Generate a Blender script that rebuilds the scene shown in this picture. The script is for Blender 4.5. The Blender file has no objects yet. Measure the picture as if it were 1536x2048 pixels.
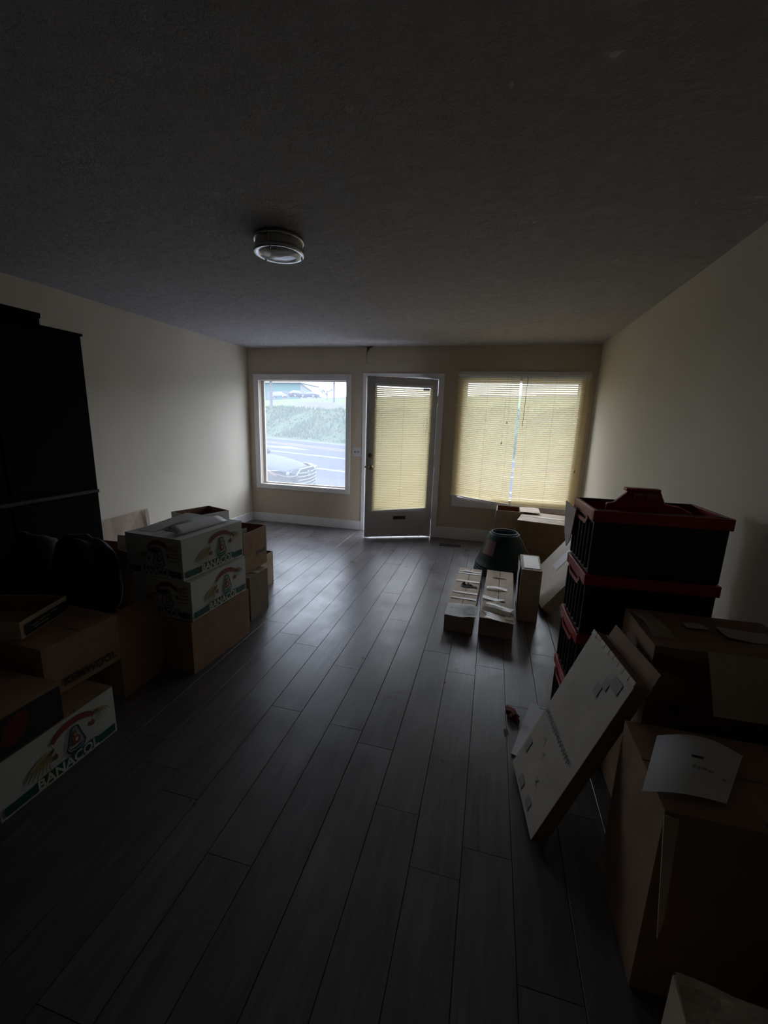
import bpy, bmesh, math, random
from mathutils import Vector, Matrix, noise
random.seed(7)
PI = math.pi
SC = bpy.context.scene
COL = SC.collection

# ------------------------------------------------------------ camera, world, exposure
H_EYE = 1.5105
F_PX, YAW, PITCH, ROLL = 836.6, math.radians(14.0236), math.radians(12.2296), math.radians(1.8122)
ROOM_L, ROOM_R, ROOM_D, ROOM_H, ROOM_B = -3.411, 1.121, 5.479, 2.442, -3.2


def make_camera():
    cy, sy, cp, sp = math.cos(YAW), math.sin(YAW), math.cos(PITCH), math.sin(PITCH)
    f = Vector((-sy * cp, cy * cp, -sp))
    r0 = Vector((cy, sy, 0))
    u0 = r0.cross(f)
    cr, sr = math.cos(ROLL), math.sin(ROLL)
    r = r0 * cr + u0 * sr
    u = u0 * cr - r0 * sr
    M = Matrix((r, u, -f)).transposed().to_4x4()
    M.translation = Vector((0, 0, H_EYE))
    cam = bpy.data.cameras.new('camera')
    o = bpy.data.objects.new('camera', cam)
    COL.objects.link(o)
    o.matrix_world = M
    cam.sensor_fit = 'HORIZONTAL'
    cam.sensor_width = 36.0
    cam.lens = F_PX / 1536.0 * 36.0
    cam.clip_start = 0.02
    cam.clip_end = 600
    SC.camera = o


make_camera()
world = bpy.data.worlds.new('overcast_sky')
SC.world = world
world.use_nodes = True
wn = world.node_tree
for n_ in list(wn.nodes):
    wn.nodes.remove(n_)
w_out = wn.nodes.new('ShaderNodeOutputWorld')
w_bg = wn.nodes.new('ShaderNodeBackground')
w_tc = wn.nodes.new('ShaderNodeTexCoord')
w_sep = wn.nodes.new('ShaderNodeSeparateXYZ')
w_ramp = wn.nodes.new('ShaderNodeValToRGB')
wn.links.new(w_tc.outputs['Generated'], w_sep.inputs[0])
wn.links.new(w_sep.outputs['Z'], w_ramp.inputs[0])
w_ramp.color_ramp.elements[0].position = 0.0
w_ramp.color_ramp.elements[0].color = (0.84, 0.90, 1.0, 1)
w_ramp.color_ramp.elements[1].position = 0.9
w_ramp.color_ramp.elements[1].color = (0.74, 0.81, 1.0, 1)
wn.links.new(w_ramp.outputs[0], w_bg.inputs[0])
w_bg.inputs[1].default_value = 5.6
wn.links.new(w_bg.outputs[0], w_out.inputs[0])

sun_d = bpy.data.lights.new('cloudy_sun', 'SUN')
sun_d.energy = 0.8
sun_d.angle = math.radians(40)
sun_d.color = (1.0, 0.97, 0.92)
sun_o = bpy.data.objects.new('cloudy_sun', sun_d)
COL.objects.link(sun_o)
sun_o.location = (0, 20, 30)
sun_o.rotation_euler = (math.radians(-38), math.radians(15), 0)


def portal(name, x0, x1, z0, z1, y):
    l = bpy.data.lights.new(name, 'AREA')
    l.shape = 'RECTANGLE'
    l.size, l.size_y = x1 - x0, z1 - z0
    l.cycles.is_portal = True
    o = bpy.data.objects.new(name, l)
    COL.objects.link(o)
    o.location = ((x0 + x1) / 2, y, (z0 + z1) / 2)
    o.rotation_euler = (math.radians(-90), 0, 0)


portal('window_portal', -3.23, -1.935, 0.57, 2.02, 5.66)
portal('window_portal', -0.39, 0.95, 0.58, 2.03, 5.66)
portal('door_portal', -1.65, -0.70, 0.0, 2.06, 5.66)

SC.view_settings.view_transform = 'Standard'
SC.view_settings.look = 'None'
SC.view_settings.exposure = 0.16
SC.view_settings.gamma = 1.0
SC.view_settings.use_curve_mapping = False
SC.cycles.max_bounces = 14
SC.cycles.diffuse_bounces = 8
SC.cycles.glossy_bounces = 4
SC.cycles.transmission_bounces = 8
SC.cycles.transparent_max_bounces = 16
SC.cycles.sample_clamp_indirect = 6.0
SC.cycles.caustics_reflective = False
SC.cycles.caustics_refractive = False
SC.cycles.use_denoising = True

# ------------------------------------------------------------ materials
MATS = {}


def mat(name, color, rough=0.6, metal=0.0, var=0.0, scale=8.0, stretch=(1, 1, 1), bump=0.0, bscale=60.0,
        coat=0.0, rnd=0.0, spec=0.5, detail=4.0, sheen=0.0):
    """principled material: noise varies the colour by +-var, bump noise, random value per object."""
    if name in MATS:
        return MATS[name]
    m = bpy.data.materials.new(name)
    m.use_nodes = True
    nt = m.node_tree
    b = nt.nodes['Principled BSDF']
    b.inputs['Roughness'].default_value = rough
    b.inputs['Metallic'].default_value = metal
    b.inputs['Specular IOR Level'].default_value = spec
    b.inputs['Coat Weight'].default_value = coat
    b.inputs['Base Color'].default_value = (*color, 1)
    tc = nt.nodes.new('ShaderNodeTexCoord')
    mp = nt.nodes.new('ShaderNodeMapping')
    mp.inputs['Scale'].default_value = stretch
    nt.links.new(tc.outputs['Object'], mp.inputs[0])
    if rnd:
        oi = nt.nodes.new('ShaderNodeObjectInfo')
        cm = nt.nodes.new('ShaderNodeCombineXYZ')
        ml = nt.nodes.new('ShaderNodeMath')
        ml.operation = 'MULTIPLY'
        ml.inputs[1].default_value = 57.0
        nt.links.new(oi.outputs['Random'], ml.inputs[0])
        nt.links.new(ml.outputs[0], cm.inputs[0])
        nt.links.new(ml.outputs[0], cm.inputs[1])
        nt.links.new(cm.outputs[0], mp.inputs['Location'])
    if var:
        nz = nt.nodes.new('ShaderNodeTexNoise')
        nz.inputs['Scale'].default_value = scale
        nz.inputs['Detail'].default_value = detail
        nt.links.new(mp.outputs[0], nz.inputs[0])
        rp = nt.nodes.new('ShaderNodeValToRGB')
        rp.color_ramp.elements[0].position = 0.3
        rp.color_ramp.elements[1].position = 0.7
        rp.color_ramp.elements[0].color = (*[c * (1 - var) for c in color], 1)
        rp.color_ramp.elements[1].color = (*[min(1, c * (1 + var)) for c in color], 1)
        nt.links.new(nz.outputs[0], rp.inputs[0])
        src = rp.outputs[0]
        if rnd:
            hs = nt.nodes.new('ShaderNodeHueSaturation')
            mr = nt.nodes.new('ShaderNodeMapRange')
            mr.inputs['To Min'].default_value = 1 - rnd
            mr.inputs['To Max'].default_value = 1 + rnd
            nt.links.new(oi.outputs['Random'], mr.inputs[0])
            nt.links.new(mr.outputs[0], hs.inputs['Value'])
            nt.links.new(src, hs.inputs['Color'])
            src = hs.outputs[0]
        nt.links.new(src, b.inputs['Base Color'])
    if bump:
        nb = nt.nodes.new('ShaderNodeTexNoise')
        nb.inputs['Scale'].default_value = bscale
        nb.inputs['Detail'].default_value = 5
        nt.links.new(mp.outputs[0], nb.inputs[0])
        bp = nt.nodes.new('ShaderNodeBump')
        bp.inputs['Strength'].default_value = 1.0
        bp.inputs['Distance'].default_value = bump
        nt.links.new(nb.outputs[0], bp.inputs['Height'])
        nt.links.new(bp.outputs[0], b.inputs['Normal'])
    MATS[name] = m
    return m


def glass_mat(name, haze, tint=(0.97, 0.99, 1.0), haze_col=(0.9, 0.95, 1.0)):
    m = bpy.data.materials.new(name)
    m.use_nodes = True
    nt = m.node_tree
    for n in list(nt.nodes):
        nt.nodes.remove(n)
    out = nt.nodes.new('ShaderNodeOutputMaterial')
    tr = nt.nodes.new('ShaderNodeBsdfTransparent')
    tr.inputs[0].default_value = (*tint, 1)
    tl = nt.nodes.new('ShaderNodeBsdfTranslucent')  # haze over the view put into the pane as a pale translucent film
    tl.inputs[0].default_value = (*haze_col, 1)
    gl = nt.nodes.new('ShaderNodeBsdfGlossy')
    gl.inputs['Roughness'].default_value = 0.02
    m1 = nt.nodes.new('ShaderNodeMixShader')
    m1.inputs[0].default_value = haze
    m2 = nt.nodes.new('ShaderNodeMixShader')
    m2.inputs[0].default_value = 0.05
    nt.links.new(tr.outputs[0], m1.inputs[1])
    nt.links.new(tl.outputs[0], m1.inputs[2])
    nt.links.new(m1.outputs[0], m2.inputs[1])
    nt.links.new(gl.outputs[0], m2.inputs[2])
    nt.links.new(m2.outputs[0], out.inputs[0])
    MATS[name] = m
    return m


def slat_mat(name, color, trans):
    m = bpy.data.materials.new(name)
    m.use_nodes = True
    nt = m.node_tree
    b = nt.nodes['Principled BSDF']
    out = nt.nodes['Material Output']
    b.inputs['Base Color'].default_value = (*color, 1)
    b.inputs['Roughness'].default_value = 0.5
    tl = nt.nodes.new('ShaderNodeBsdfTranslucent')
    tl.inputs[0].default_value = (*color, 1)
    mx = nt.nodes.new('ShaderNodeMixShader')
    mx.inputs[0].default_value = trans
    nt.links.new(b.outputs[0], mx.inputs[1])
    nt.links.new(tl.outputs[0], mx.inputs[2])
    nt.links.new(mx.outputs[0], out.inputs[0])
    MATS[name] = m
    return m


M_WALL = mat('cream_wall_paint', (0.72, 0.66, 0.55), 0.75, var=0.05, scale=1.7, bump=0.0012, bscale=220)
M_WALLF = mat('backlit_wall_paint', (0.58, 0.50, 0.40), 0.8, var=0.06, scale=2.0, bump=0.0015, bscale=160)  # backlit dimness of this wall put into a darker wall colour
M_TRIM = mat('white_trim_paint', (0.80, 0.79, 0.81), 0.45, var=0.05, scale=5)
M_DOOR = mat('grey_door_paint', (0.54, 0.53, 0.54), 0.45, var=0.05, scale=4)
M_CARD = mat('brown_cardboard', (0.27, 0.165, 0.095), 0.75, var=0.14, scale=9, bump=0.0012, bscale=35)
M_CARD2 = mat('pale_cardboard', (0.47, 0.37, 0.27), 0.7, var=0.12, scale=8, bump=0.0015, bscale=30)
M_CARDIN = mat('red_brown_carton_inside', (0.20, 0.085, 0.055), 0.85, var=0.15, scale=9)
M_CREAM = mat('cream_carton', (0.50, 0.45, 0.37), 0.6, var=0.08, scale=7, bump=0.001, bscale=25)
M_WHITEC = mat('white_carton', (0.56, 0.57, 0.55), 0.55, var=0.05, scale=7, bump=0.001, bscale=25)
M_WHITESIDE = mat('mauve_white_carton', (0.47, 0.42, 0.41), 0.6, var=0.06, scale=6)
M_GREEN = mat('dark_green_print', (0.012, 0.10, 0.075), 0.5)
M_CREAMINK = mat('cream_lettering', (0.58, 0.58, 0.48), 0.5)
M_RED = mat('brick_red_print', (0.24, 0.055, 0.042), 0.6)
M_YEL = mat('banana_yellow_print', (0.42, 0.39, 0.20), 0.6)
M_OCH = mat('ochre_line_print', (0.24, 0.19, 0.05), 0.5)
M_BLACKINK = mat('black_print', (0.02, 0.02, 0.022), 0.5)
M_DARKRED = mat('dark_red_print', (0.13, 0.015, 0.012), 0.5)
M_GREYINK = mat('faded_grey_print', (0.33, 0.29, 0.26), 0.6)
M_PAPER = mat('white_paper', (0.62, 0.62, 0.64), 0.6, var=0.03, scale=6)
M_TAPE = mat('clear_packing_tape', (0.36, 0.29, 0.22), 0.35, var=0.1, scale=30, bump=0.002, bscale=45, coat=0.15)
M_CRED = mat('red_crate_plastic', (0.36, 0.012, 0.02), 0.33, var=0.1, scale=12)
M_CBLK = mat('black_crate_plastic', (0.008, 0.008, 0.009), 0.42, var=0.1, scale=12)
M_BAG = mat('black_bin_bag_plastic', (0.006, 0.006, 0.008), 0.6, spec=0.25, bump=0.008, bscale=11)
M_BAGB = mat('navy_bag_cloth', (0.012, 0.013, 0.022), 0.8, bump=0.004, bscale=14)
M_CAB = mat('black_cabinet_wood', (0.0035, 0.003, 0.0032), 0.9, spec=0.12)
M_METAL = mat('brushed_nickel', (0.62, 0.62, 0.60), 0.22, metal=1.0)
M_BRASS = mat('aged_brass', (0.30, 0.22, 0.12), 0.35, metal=1.0)
M_HINGE = mat('dark_hinge_metal', (0.09, 0.085, 0.08), 0.4, metal=0.7)
M_LAMPG = mat('frosted_lamp_glass', (0.50, 0.50, 0.48), 0.16, coat=0.6)
M_BASK = mat('dark_green_plastic', (0.004, 0.020, 0.016), 0.6, spec=0.3, var=0.1, scale=10)
M_SLAT = slat_mat('cream_vinyl_slat', (0.86, 0.74, 0.45), 0.40)
M_CORD = mat('brown_cord', (0.10, 0.05, 0.04), 0.7)
M_LADDER = mat('pale_ladder_cord', (0.40, 0.36, 0.26), 0.8)
M_GLASS = glass_mat('hazy_window_glass', 0.098)
M_GLASS2 = glass_mat('clear_window_glass', 0.06)
M_DARK = mat('dark_gap', (0.01, 0.01, 0.01), 0.9)


def ceiling_mat():
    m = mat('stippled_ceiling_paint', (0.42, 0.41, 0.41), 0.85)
    nt = m.node_tree
    b = nt.nodes['Principled BSDF']
    tc = nt.nodes.new('ShaderNodeTexCoord')
    n1 = nt.nodes.new('ShaderNodeTexNoise')
    n1.inputs['Scale'].default_value = 11
    n1.inputs['Detail'].default_value = 9
    n1.inputs['Roughness'].default_value = 0.72
    n1.inputs['Distortion'].default_value = 0.15
    nt.links.new(tc.outputs['Object'], n1.inputs[0])
    rp = nt.nodes.new('ShaderNodeValToRGB')
    rp.color_ramp.elements[0].position = 0.36
    rp.color_ramp.elements[1].position = 0.64
    nt.links.new(n1.outputs[0], rp.inputs[0])
    bp = nt.nodes.new('ShaderNodeBump')
    bp.inputs['Distance'].default_value = 0.030
    bp.inputs['Strength'].default_value = 0.9
    nt.links.new(rp.outputs[0], bp.inputs['Height'])
    nt.links.new(bp.outputs[0], b.inputs['Normal'])
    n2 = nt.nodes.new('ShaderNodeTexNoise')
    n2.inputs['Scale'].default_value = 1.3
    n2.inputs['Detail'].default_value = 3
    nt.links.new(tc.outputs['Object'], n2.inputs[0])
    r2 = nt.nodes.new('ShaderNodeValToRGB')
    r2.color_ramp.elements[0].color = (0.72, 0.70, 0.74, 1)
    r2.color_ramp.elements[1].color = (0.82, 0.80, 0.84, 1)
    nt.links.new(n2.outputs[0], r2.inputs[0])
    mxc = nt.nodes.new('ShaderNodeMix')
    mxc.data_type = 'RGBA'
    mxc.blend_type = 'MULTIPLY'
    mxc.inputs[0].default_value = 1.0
    r4 = nt.nodes.new('ShaderNodeMapRange')  # stipple hollows darkened in the colour to deepen the relief's shading
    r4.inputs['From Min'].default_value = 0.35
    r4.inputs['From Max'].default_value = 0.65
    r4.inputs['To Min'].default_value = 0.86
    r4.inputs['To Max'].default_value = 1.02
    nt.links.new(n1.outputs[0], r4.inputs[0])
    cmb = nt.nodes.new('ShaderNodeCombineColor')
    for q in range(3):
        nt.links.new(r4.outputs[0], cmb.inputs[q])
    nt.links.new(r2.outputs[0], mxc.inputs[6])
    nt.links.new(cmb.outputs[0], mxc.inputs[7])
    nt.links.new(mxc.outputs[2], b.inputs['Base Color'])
    return m


M_CEIL = ceiling_mat()


def plank_mat():
    m = mat('grey_brown_vinyl_plank', (0.14, 0.125, 0.125), 0.42, rnd=0.01, var=0.01, spec=0.75)
    nt = m.node_tree
    b = nt.nodes['Principled BSDF']
    mp = [n for n in nt.nodes if n.type == 'MAPPING'][0]
    mp.inputs['Scale'].default_value = (14, 1.1, 14)
    nz = [n for n in nt.nodes if n.type == 'TEX_NOISE'][0]
    nz.inputs['Scale'].default_value = 2.4
    nz.inputs['Detail'].default_value = 7
    nz.inputs['Roughness'].default_value = 0.65
    rp = [n for n in nt.nodes if n.type == 'VALTORGB'][0]
    rp.color_ramp.elements[0].color = (0.072, 0.062, 0.063, 1)
    rp.color_ramp.elements[1].color = (0.145, 0.130, 0.131, 1)
    mr = [n for n in nt.nodes if n.type == 'MAP_RANGE'][0]
    mr.inputs['To Min'].default_value = 0.82
    mr.inputs['To Max'].default_value = 1.16
    # dusty scuffs: world-space noise drives roughness
    geo = nt.nodes.new('ShaderNodeNewGeometry')
    n3 = nt.nodes.new('ShaderNodeTexNoise')
    n3.inputs['Scale'].default_value = 3.5
    n3.inputs['Detail'].default_value = 8
    n3.inputs['Roughness'].default_value = 0.7
    nt.links.new(geo.outputs['Position'], n3.inputs[0])
    r3 = nt.nodes.new('ShaderNodeMapRange')
    r3.inputs['From Min'].default_value = 0.3
    r3.inputs['From Max'].default_value = 0.7
    r3.inputs['To Min'].default_value = 0.25
    r3.inputs['To Max'].default_value = 0.42
    nt.links.new(n3.outputs[0], r3.inputs[0])
    nt.links.new(r3.outputs[0], b.inputs['Roughness'])
    bp = nt.nodes.new('ShaderNodeBump')
    bp.inputs['Distance'].default_value = 0.0008
    nt.links.new(nz.outputs[0], bp.inputs['Height'])
    nt.links.new(bp.outputs[0], b.inputs['Normal'])
    return m


M_PLANK = plank_mat()


# ------------------------------------------------------------ object helpers
def tag(o, label=None, cat=None, group=None, kind=None):
    if label:
        o['label'] = label
    if cat:
        o['category'] = cat
    if group:
        o['group'] = group
    if kind:
        o['kind'] = kind
    return o


def empty(name, loc, rz=0.0, label=None, cat=None, group=None, kind=None):
    o = bpy.data.objects.new(name, None)
    COL.objects.link(o)
    o.location = loc
    o.rotation_euler = (0, 0, rz)
    o.empty_display_size = 0.05
    return tag(o, label, cat, group, kind)


def copy_tree(o, parent=None):
    c = o.copy()
    COL.objects.link(c)
    if parent:
        c.parent = parent
    for ch in [x for x in bpy.data.objects if x.parent == o]:
        copy_tree(ch, c)
    return c


class MB:
    def __init__(s):
        s.v, s.f, s.mi = [], [], []

    def add(s, verts, faces, mi=0, M=None):
        k = len(s.v)
        s.v += [(M @ Vector(p)) if M is not None else Vector(p) for p in verts]
        s.f += [tuple(i + k for i in f) for f in faces]
        s.mi += [mi] * len(faces)
        return s

    def box(s, a, b, mi=0, M=None):
        x0, y0, z0 = a
        x1, y1, z1 = b
        return s.add([(x0, y0, z0), (x1, y0, z0), (x1, y1, z0), (x0, y1, z0), (x0, y0, z1), (x1, y0, z1), (x1, y1, z1), (x0, y1, z1)],
                     [(0, 3, 2, 1), (4, 5, 6, 7), (0, 1, 5, 4), (1, 2, 6, 5), (2, 3, 7, 6), (3, 0, 4, 7)], mi, M)

    def tube(s, pts, r, n=8, mi=0, M=None, closed=False):
        pts = [Vector(p) for p in pts]
        V, F = [], []
        N = len(pts)
        for i, p in enumerate(pts):
            t = (pts[(i + 1) % N] - pts[i - 1]) if closed else (pts[min(i + 1, N - 1)] - pts[max(i - 1, 0)])
            t.normalize()
            a = t.cross(Vector((0, 0, 1)))
            if a.length < 0.01:
                a = t.cross(Vector((1, 0, 0)))
            a.normalize()
            b = t.cross(a)
            for k in range(n):
                an = 2 * PI * k / n
                V.append(p + (a * math.cos(an) + b * math.sin(an)) * (r[i] if isinstance(r, (list, tuple)) else r))
        R = N if closed else N - 1
        for i in range(R):
            for k in range(n):
                j = (i + 1) % N
                F.append((i * n + k, i * n + (k + 1) % n, j * n + (k + 1) % n, j * n + k))
        if not closed:
            F.append(tuple(range(n))[::-1])
            F.append(tuple((N - 1) * n + k for k in range(n)))
        return s.add(V, F, mi, M)

    def lathe(s, prof, n=32, mi=0, M=None, sx=1.0, sy=1.0):
        V, F = [], []
        for r, z in prof:
            for k in range(n):
                a = 2 * PI * k / n
                V.append((r * math.cos(a) * sx, r * math.sin(a) * sy, z))
        for i in range(len(prof) - 1):
            for k in range(n):
                F.append((i * n + k, i * n + (k + 1) % n, (i + 1) * n + (k + 1) % n, (i + 1) * n + k))
        return s.add(V, F, mi, M)

    def poly(s, pts2, O, U, V_, off=0.0006, mi=0):
        """flat polygon given in (u, v) on the plane O + u*U + v*V_"""
        N = U.cross(V_).normalized()
        k = len(s.v)
        s.v += [O + U * u + V_ * v + N * off for u, v in pts2]
        s.f.append(tuple(range(k, k + len(pts2))))
        s.mi.append(mi)
        return s

    def build(s, name, mats, parent=None, smooth=False, bevel=0.0, seg=2, mods=None):
        small_print = 'print' in name or 'lettering' in name or 'outline' in name or name == 'scribble'
        me = bpy.data.meshes.new(name)
        me.from_pydata([tuple(p) for p in s.v], [], s.f)
        if not isinstance(mats, (list, tuple)):
            mats = [mats]
        for m in mats:
            me.materials.append(m)
        for p, i in zip(me.polygons, s.mi):
            p.material_index = i
            p.use_smooth = smooth
        me.update()
        o = bpy.data.objects.new(name, me)
        COL.objects.link(o)
        if parent:
            o.parent = parent
        if small_print:
            o['kind'] = 'stuff'
        if bevel:
            b = o.modifiers.new('bevel', 'BEVEL')
            b.width = bevel
            b.segments = seg
            b.limit_method = 'ANGLE'
        return o


def box(name, a, b, m, parent=None, bevel=0.0, M=None):
    return MB().box(a, b, 0, M).build(name, m, parent, bevel=bevel)


FONT_CACHE = {}


def text_poly(body, size, bold=0.0, shear=0.0, stretch=1.0):
    """mesh verts/faces of a text, origin at left baseline"""
    cu = bpy.data.curves.new('txt', 'FONT')
    cu.body = body
    cu.size = size
    cu.offset = bold
    cu.shear = shear
    cu.resolution_u = 3
    cu.fill_mode = 'FRONT'
    o = bpy.data.objects.new('txt', cu)
    COL.objects.link(o)
    dg = bpy.context.evaluated_depsgraph_get()
    me = o.evaluated_get(dg).to_mesh()
    V = [(v.co.x * stretch, v.co.y) for v in me.vertices]
    F = [tuple(p.vertices) for p in me.polygons]
    o.evaluated_get(dg).to_mesh_clear()
    bpy.data.objects.remove(o)
    bpy.data.curves.remove(cu)
    return V, F


def text_on(mb, body, O, U, V_, u, v, size, off=0.001, bold=0.0, width=None, mi=0, warp=None, center=False):
    key = (body, size, bold)
    if key not in FONT_CACHE:
        FONT_CACHE[key] = text_poly(body, size, bold)
    P, F = FONT_CACHE[key]
    if not P:
        return
    x0 = min(p[0] for p in P)
    x1 = max(p[0] for p in P)
    k = 1.0 if width is None else width / (x1 - x0)
    N = U.cross(V_).normalized()
    b = len(mb.v)
    for p in P:
        uu, vv = (p[0] - x0) * k, p[1]
        if warp:
            uu, vv = warp(uu, vv)
        mb.v.append(O + U * (u + uu) + V_ * (v + vv) + N * off)
    mb.f += [tuple(i + b for i in f) for f in F]
    mb.mi += [mi] * len(F)


def ring(cx, cy, rx, ry, n=20, a0=0.0, a1=2 * PI):
    return [(cx + rx * math.cos(a0 + (a1 - a0) * i / n), cy + ry * math.sin(a0 + (a1 - a0) * i / n)) for i in range(n + (0 if abs(a1 - a0 - 2 * PI) < 1e-6 else 1))]


# ------------------------------------------------------------ room shell
def room():
    T = 0.16
    # floor slab with real planks on it
    fl = MB().box((ROOM_L - T, ROOM_B - T, -0.12), (ROOM_R + T, ROOM_D + T, -0.0085)).build('floor', M_DARK)
    tag(fl, 'floor of long grey brown vinyl planks running towards the door', kind='structure')
    W = 0.1745
    x = 0.0155 + W * 7
    col = 0
    fixed = {-1.206: 2.40, -0.8565: 2.23, -1.0315: 1.775, -0.6825: 1.735, -1.5555: 3.86, -0.3335: 1.36}
    rng = random.Random(3)
    while x > ROOM_L:
        x0 = x - W
        xa, xb = max(x0, ROOM_L + 0.004), min(x, ROOM_R - 0.004)
        if xb > xa + 0.01:
            LP = 1.22
            st = rng.random() * LP
            for k, yv in fixed.items():
                if abs(x0 - k) < 0.03:
                    st = (yv - ROOM_B) % LP
            y = ROOM_B + st - LP
            while y < ROOM_D:
                ya, yb = max(y, ROOM_B + 0.004), min(y + LP, ROOM_D + 0.02)
                if yb > ya + 0.02:
                    g, b = 0.0009, 0.0014
                    lift = rng.uniform(-0.0008, 0.0)
                    X0, X1, Y0, Y1, Z0, Z1 = xa + g, xb - g, ya + g * 0.6, yb - g * 0.6, -0.0085, lift
                    cx, cy = (X0 + X1) / 2, (Y0 + Y1) / 2
                    v = [(X0 - cx, Y0 - cy, Z0), (X1 - cx, Y0 - cy, Z0), (X1 - cx, Y1 - cy, Z0), (X0 - cx, Y1 - cy, Z0),
                         (X0 - cx, Y0 - cy, Z1 - b), (X1 - cx, Y0 - cy, Z1 - b), (X1 - cx, Y1 - cy, Z1 - b), (X0 - cx, Y1 - cy, Z1 - b),
                         (X0 - cx + b, Y0 - cy + b * .5, Z1), (X1 - cx - b, Y0 - cy + b * .5, Z1), (X1 - cx - b, Y1 - cy - b * .5, Z1), (X0 - cx + b, Y1 - cy - b * .5, Z1)]
                    f = [(0, 1, 5, 4), (1, 2, 6, 5), (2, 3, 7, 6), (3, 0, 4, 7), (4, 5, 9, 8), (5, 6, 10, 9), (6, 7, 11, 10), (7, 4, 8, 11), (8, 9, 10, 11)]
                    o = MB().add(v, f).build('plank', M_PLANK, fl)
                    o.location = (cx, cy, 0)
                y += LP
        x = x0
        col += 1
    # walls
    wl = MB().box((ROOM_L - T, ROOM_B - T, -0.12), (ROOM_L, ROOM_D + T, ROOM_H + 0.1)).build('wall_left', M_WALL)
    tag(wl, 'long bare cream wall left of the picture window', kind='structure')
    wr = MB().box((ROOM_R, ROOM_B - T, -0.12), (ROOM_R + T, ROOM_D + T, ROOM_H + 0.1)).build('wall_right', M_WALL)
    tag(wr, 'bare cream wall behind the red and black crates', kind='structure')
    mk = MB().poly([(0, 0), (0.006, 0.002), (0.013, 0.045), (0.017, 0.075), (0.012, 0.078), (0.006, 0.04)],
                   Vector((ROOM_R, 2.578, 1.815)), Vector((0, -1, 0)), Vector((0, 0, 1)), off=-0.001)
    o = mk.build('scuff_mark', M_DARKRED, wr)
    tag(o, 'short dark vertical scuff')
    wb = MB().box((ROOM_L - T, ROOM_B - T, -0.12), (ROOM_R + T, ROOM_B, ROOM_H + 0.1)).build('wall_back', M_WALL)
    tag(wb, 'wall behind the viewer closing the room', kind='structure')
    # front wall with three openings
    y0, y1 = ROOM_D, ROOM_D + T
    ops = [(-3.235, -1.935, 0.565, 2.02), (-1.655, -0.70, -0.12, 2.065), (-0.385, 0.945, 0.575, 2.03)]
    b = MB()
    xs = ROOM_L
    for (xa, xb, za, zb) in ops:
        b.box((xs, y0, -0.12), (xa, y1, ROOM_H + 0.1))
        b.box((xa, y0, zb), (xb, y1, ROOM_H + 0.1))
        if za > -0.1:
            b.box((xa, y0, -0.12), (xb, y1, za))
        xs = xb
    b.box((xs, y0, -0.12), (ROOM_R, y1, ROOM_H + 0.1))
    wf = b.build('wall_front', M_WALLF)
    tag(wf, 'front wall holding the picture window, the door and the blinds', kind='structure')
    # crack above the door
    cr = MB()
    O, U, V_ = Vector((-1.69, ROOM_D, 2.22)), Vector((1, 0, 0)), Vector((0, 0, 1))
    cr.poly([(0.020, 0.02), (0.023, 0.02), (0.027, 0.10), (0.034, 0.15), (0.07, 0.205), (0.11, 0.222), (0.02, 0.222), (0.028, 0.19), (0.024, 0.15), (0.021, 0.09)], O, U, V_, 0.001)
    cr.poly([(0.018, 0.022), (0.06, 0.028), (0.06, 0.031), (0.018, 0.026)], O, U, V_, 0.001)
    tag(cr.build('plaster_crack', M_HINGE, wf), 'thin dark plaster crack running down from the ceiling')
    ce = MB()
    nx, ny = 40, 70
    V, F = [], []
    for j in range(ny + 1):
        for i in range(nx + 1):
            xx = ROOM_L - 0.02 + (ROOM_R - ROOM_L + 0.04) * i / nx
            yy = ROOM_B - 0.02 + (ROOM_D - ROOM_B + 0.04) * j / ny
            V.append((xx, yy, ROOM_H + 0.006 * noise.noise(Vector((xx * 1.2, yy * 1.2, 3.1)))))
    for j in range(ny):
        for i in range(nx):
            a = j * (nx + 1) + i
            F.append((a, a + nx + 1, a + nx + 2, a + 1))
    ce.add(V, F)
    ce.box((ROOM_L - T, ROOM_B - T, ROOM_H + 0.05), (ROOM_R + T, ROOM_D + T, ROOM_H + 0.15))
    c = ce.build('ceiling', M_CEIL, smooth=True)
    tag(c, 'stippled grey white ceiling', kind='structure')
    hole = MB().add([(-1.70, ROOM_D - 0.002, ROOM_H - 0.004), (-1.60, ROOM_D - 0.002, ROOM_H - 0.004), (-1.56, ROOM_D - 0.05, ROOM_H - 0.004), (-1.64, ROOM_D - 0.035, ROOM_H - 0.004), (-1.68, ROOM_D - 0.02, ROOM_H - 0.004)],
                    [(0, 1, 2, 3, 4)]).build('hole', M_DARK, c)
    tag(hole, 'small dark hole at the crack above the door')
    # baseboards
    def bb(name, a, b_, label):
        o = MB().box(a, b_).build(name, M_TRIM, bevel=0.004)
        tag(o, label, kind='structure')
    bb('baseboard_front', (ROOM_L + 0.016, ROOM_D - 0.016, 0.0), (-1.70, ROOM_D, 0.125), 'white baseboard under the picture window')
    bb('baseboard_front', (-0.655, ROOM_D - 0.016, 0.0), (ROOM_R - 0.016, ROOM_D, 0.155), 'grey white baseboard right of the door')
    bb('baseboard_left', (ROOM_L, ROOM_B, 0.0), (ROOM_L + 0.016, ROOM_D, 0.125), 'white baseboard along the left wall')
    bb('baseboard_right', (ROOM_R - 0.016, ROOM_B, 0.0), (ROOM_R, ROOM_D, 0.125), 'white baseboard along the right wall')
    o = MB().box((ROOM_R - 0.012, ROOM_D - 0.02, 0.155), (ROOM_R, ROOM_D, 2.1)).build('trim_1', M_TRIM, bevel=0.003)
    tag(o, 'thin white corner strip right of the blinds', kind='structure')


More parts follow.
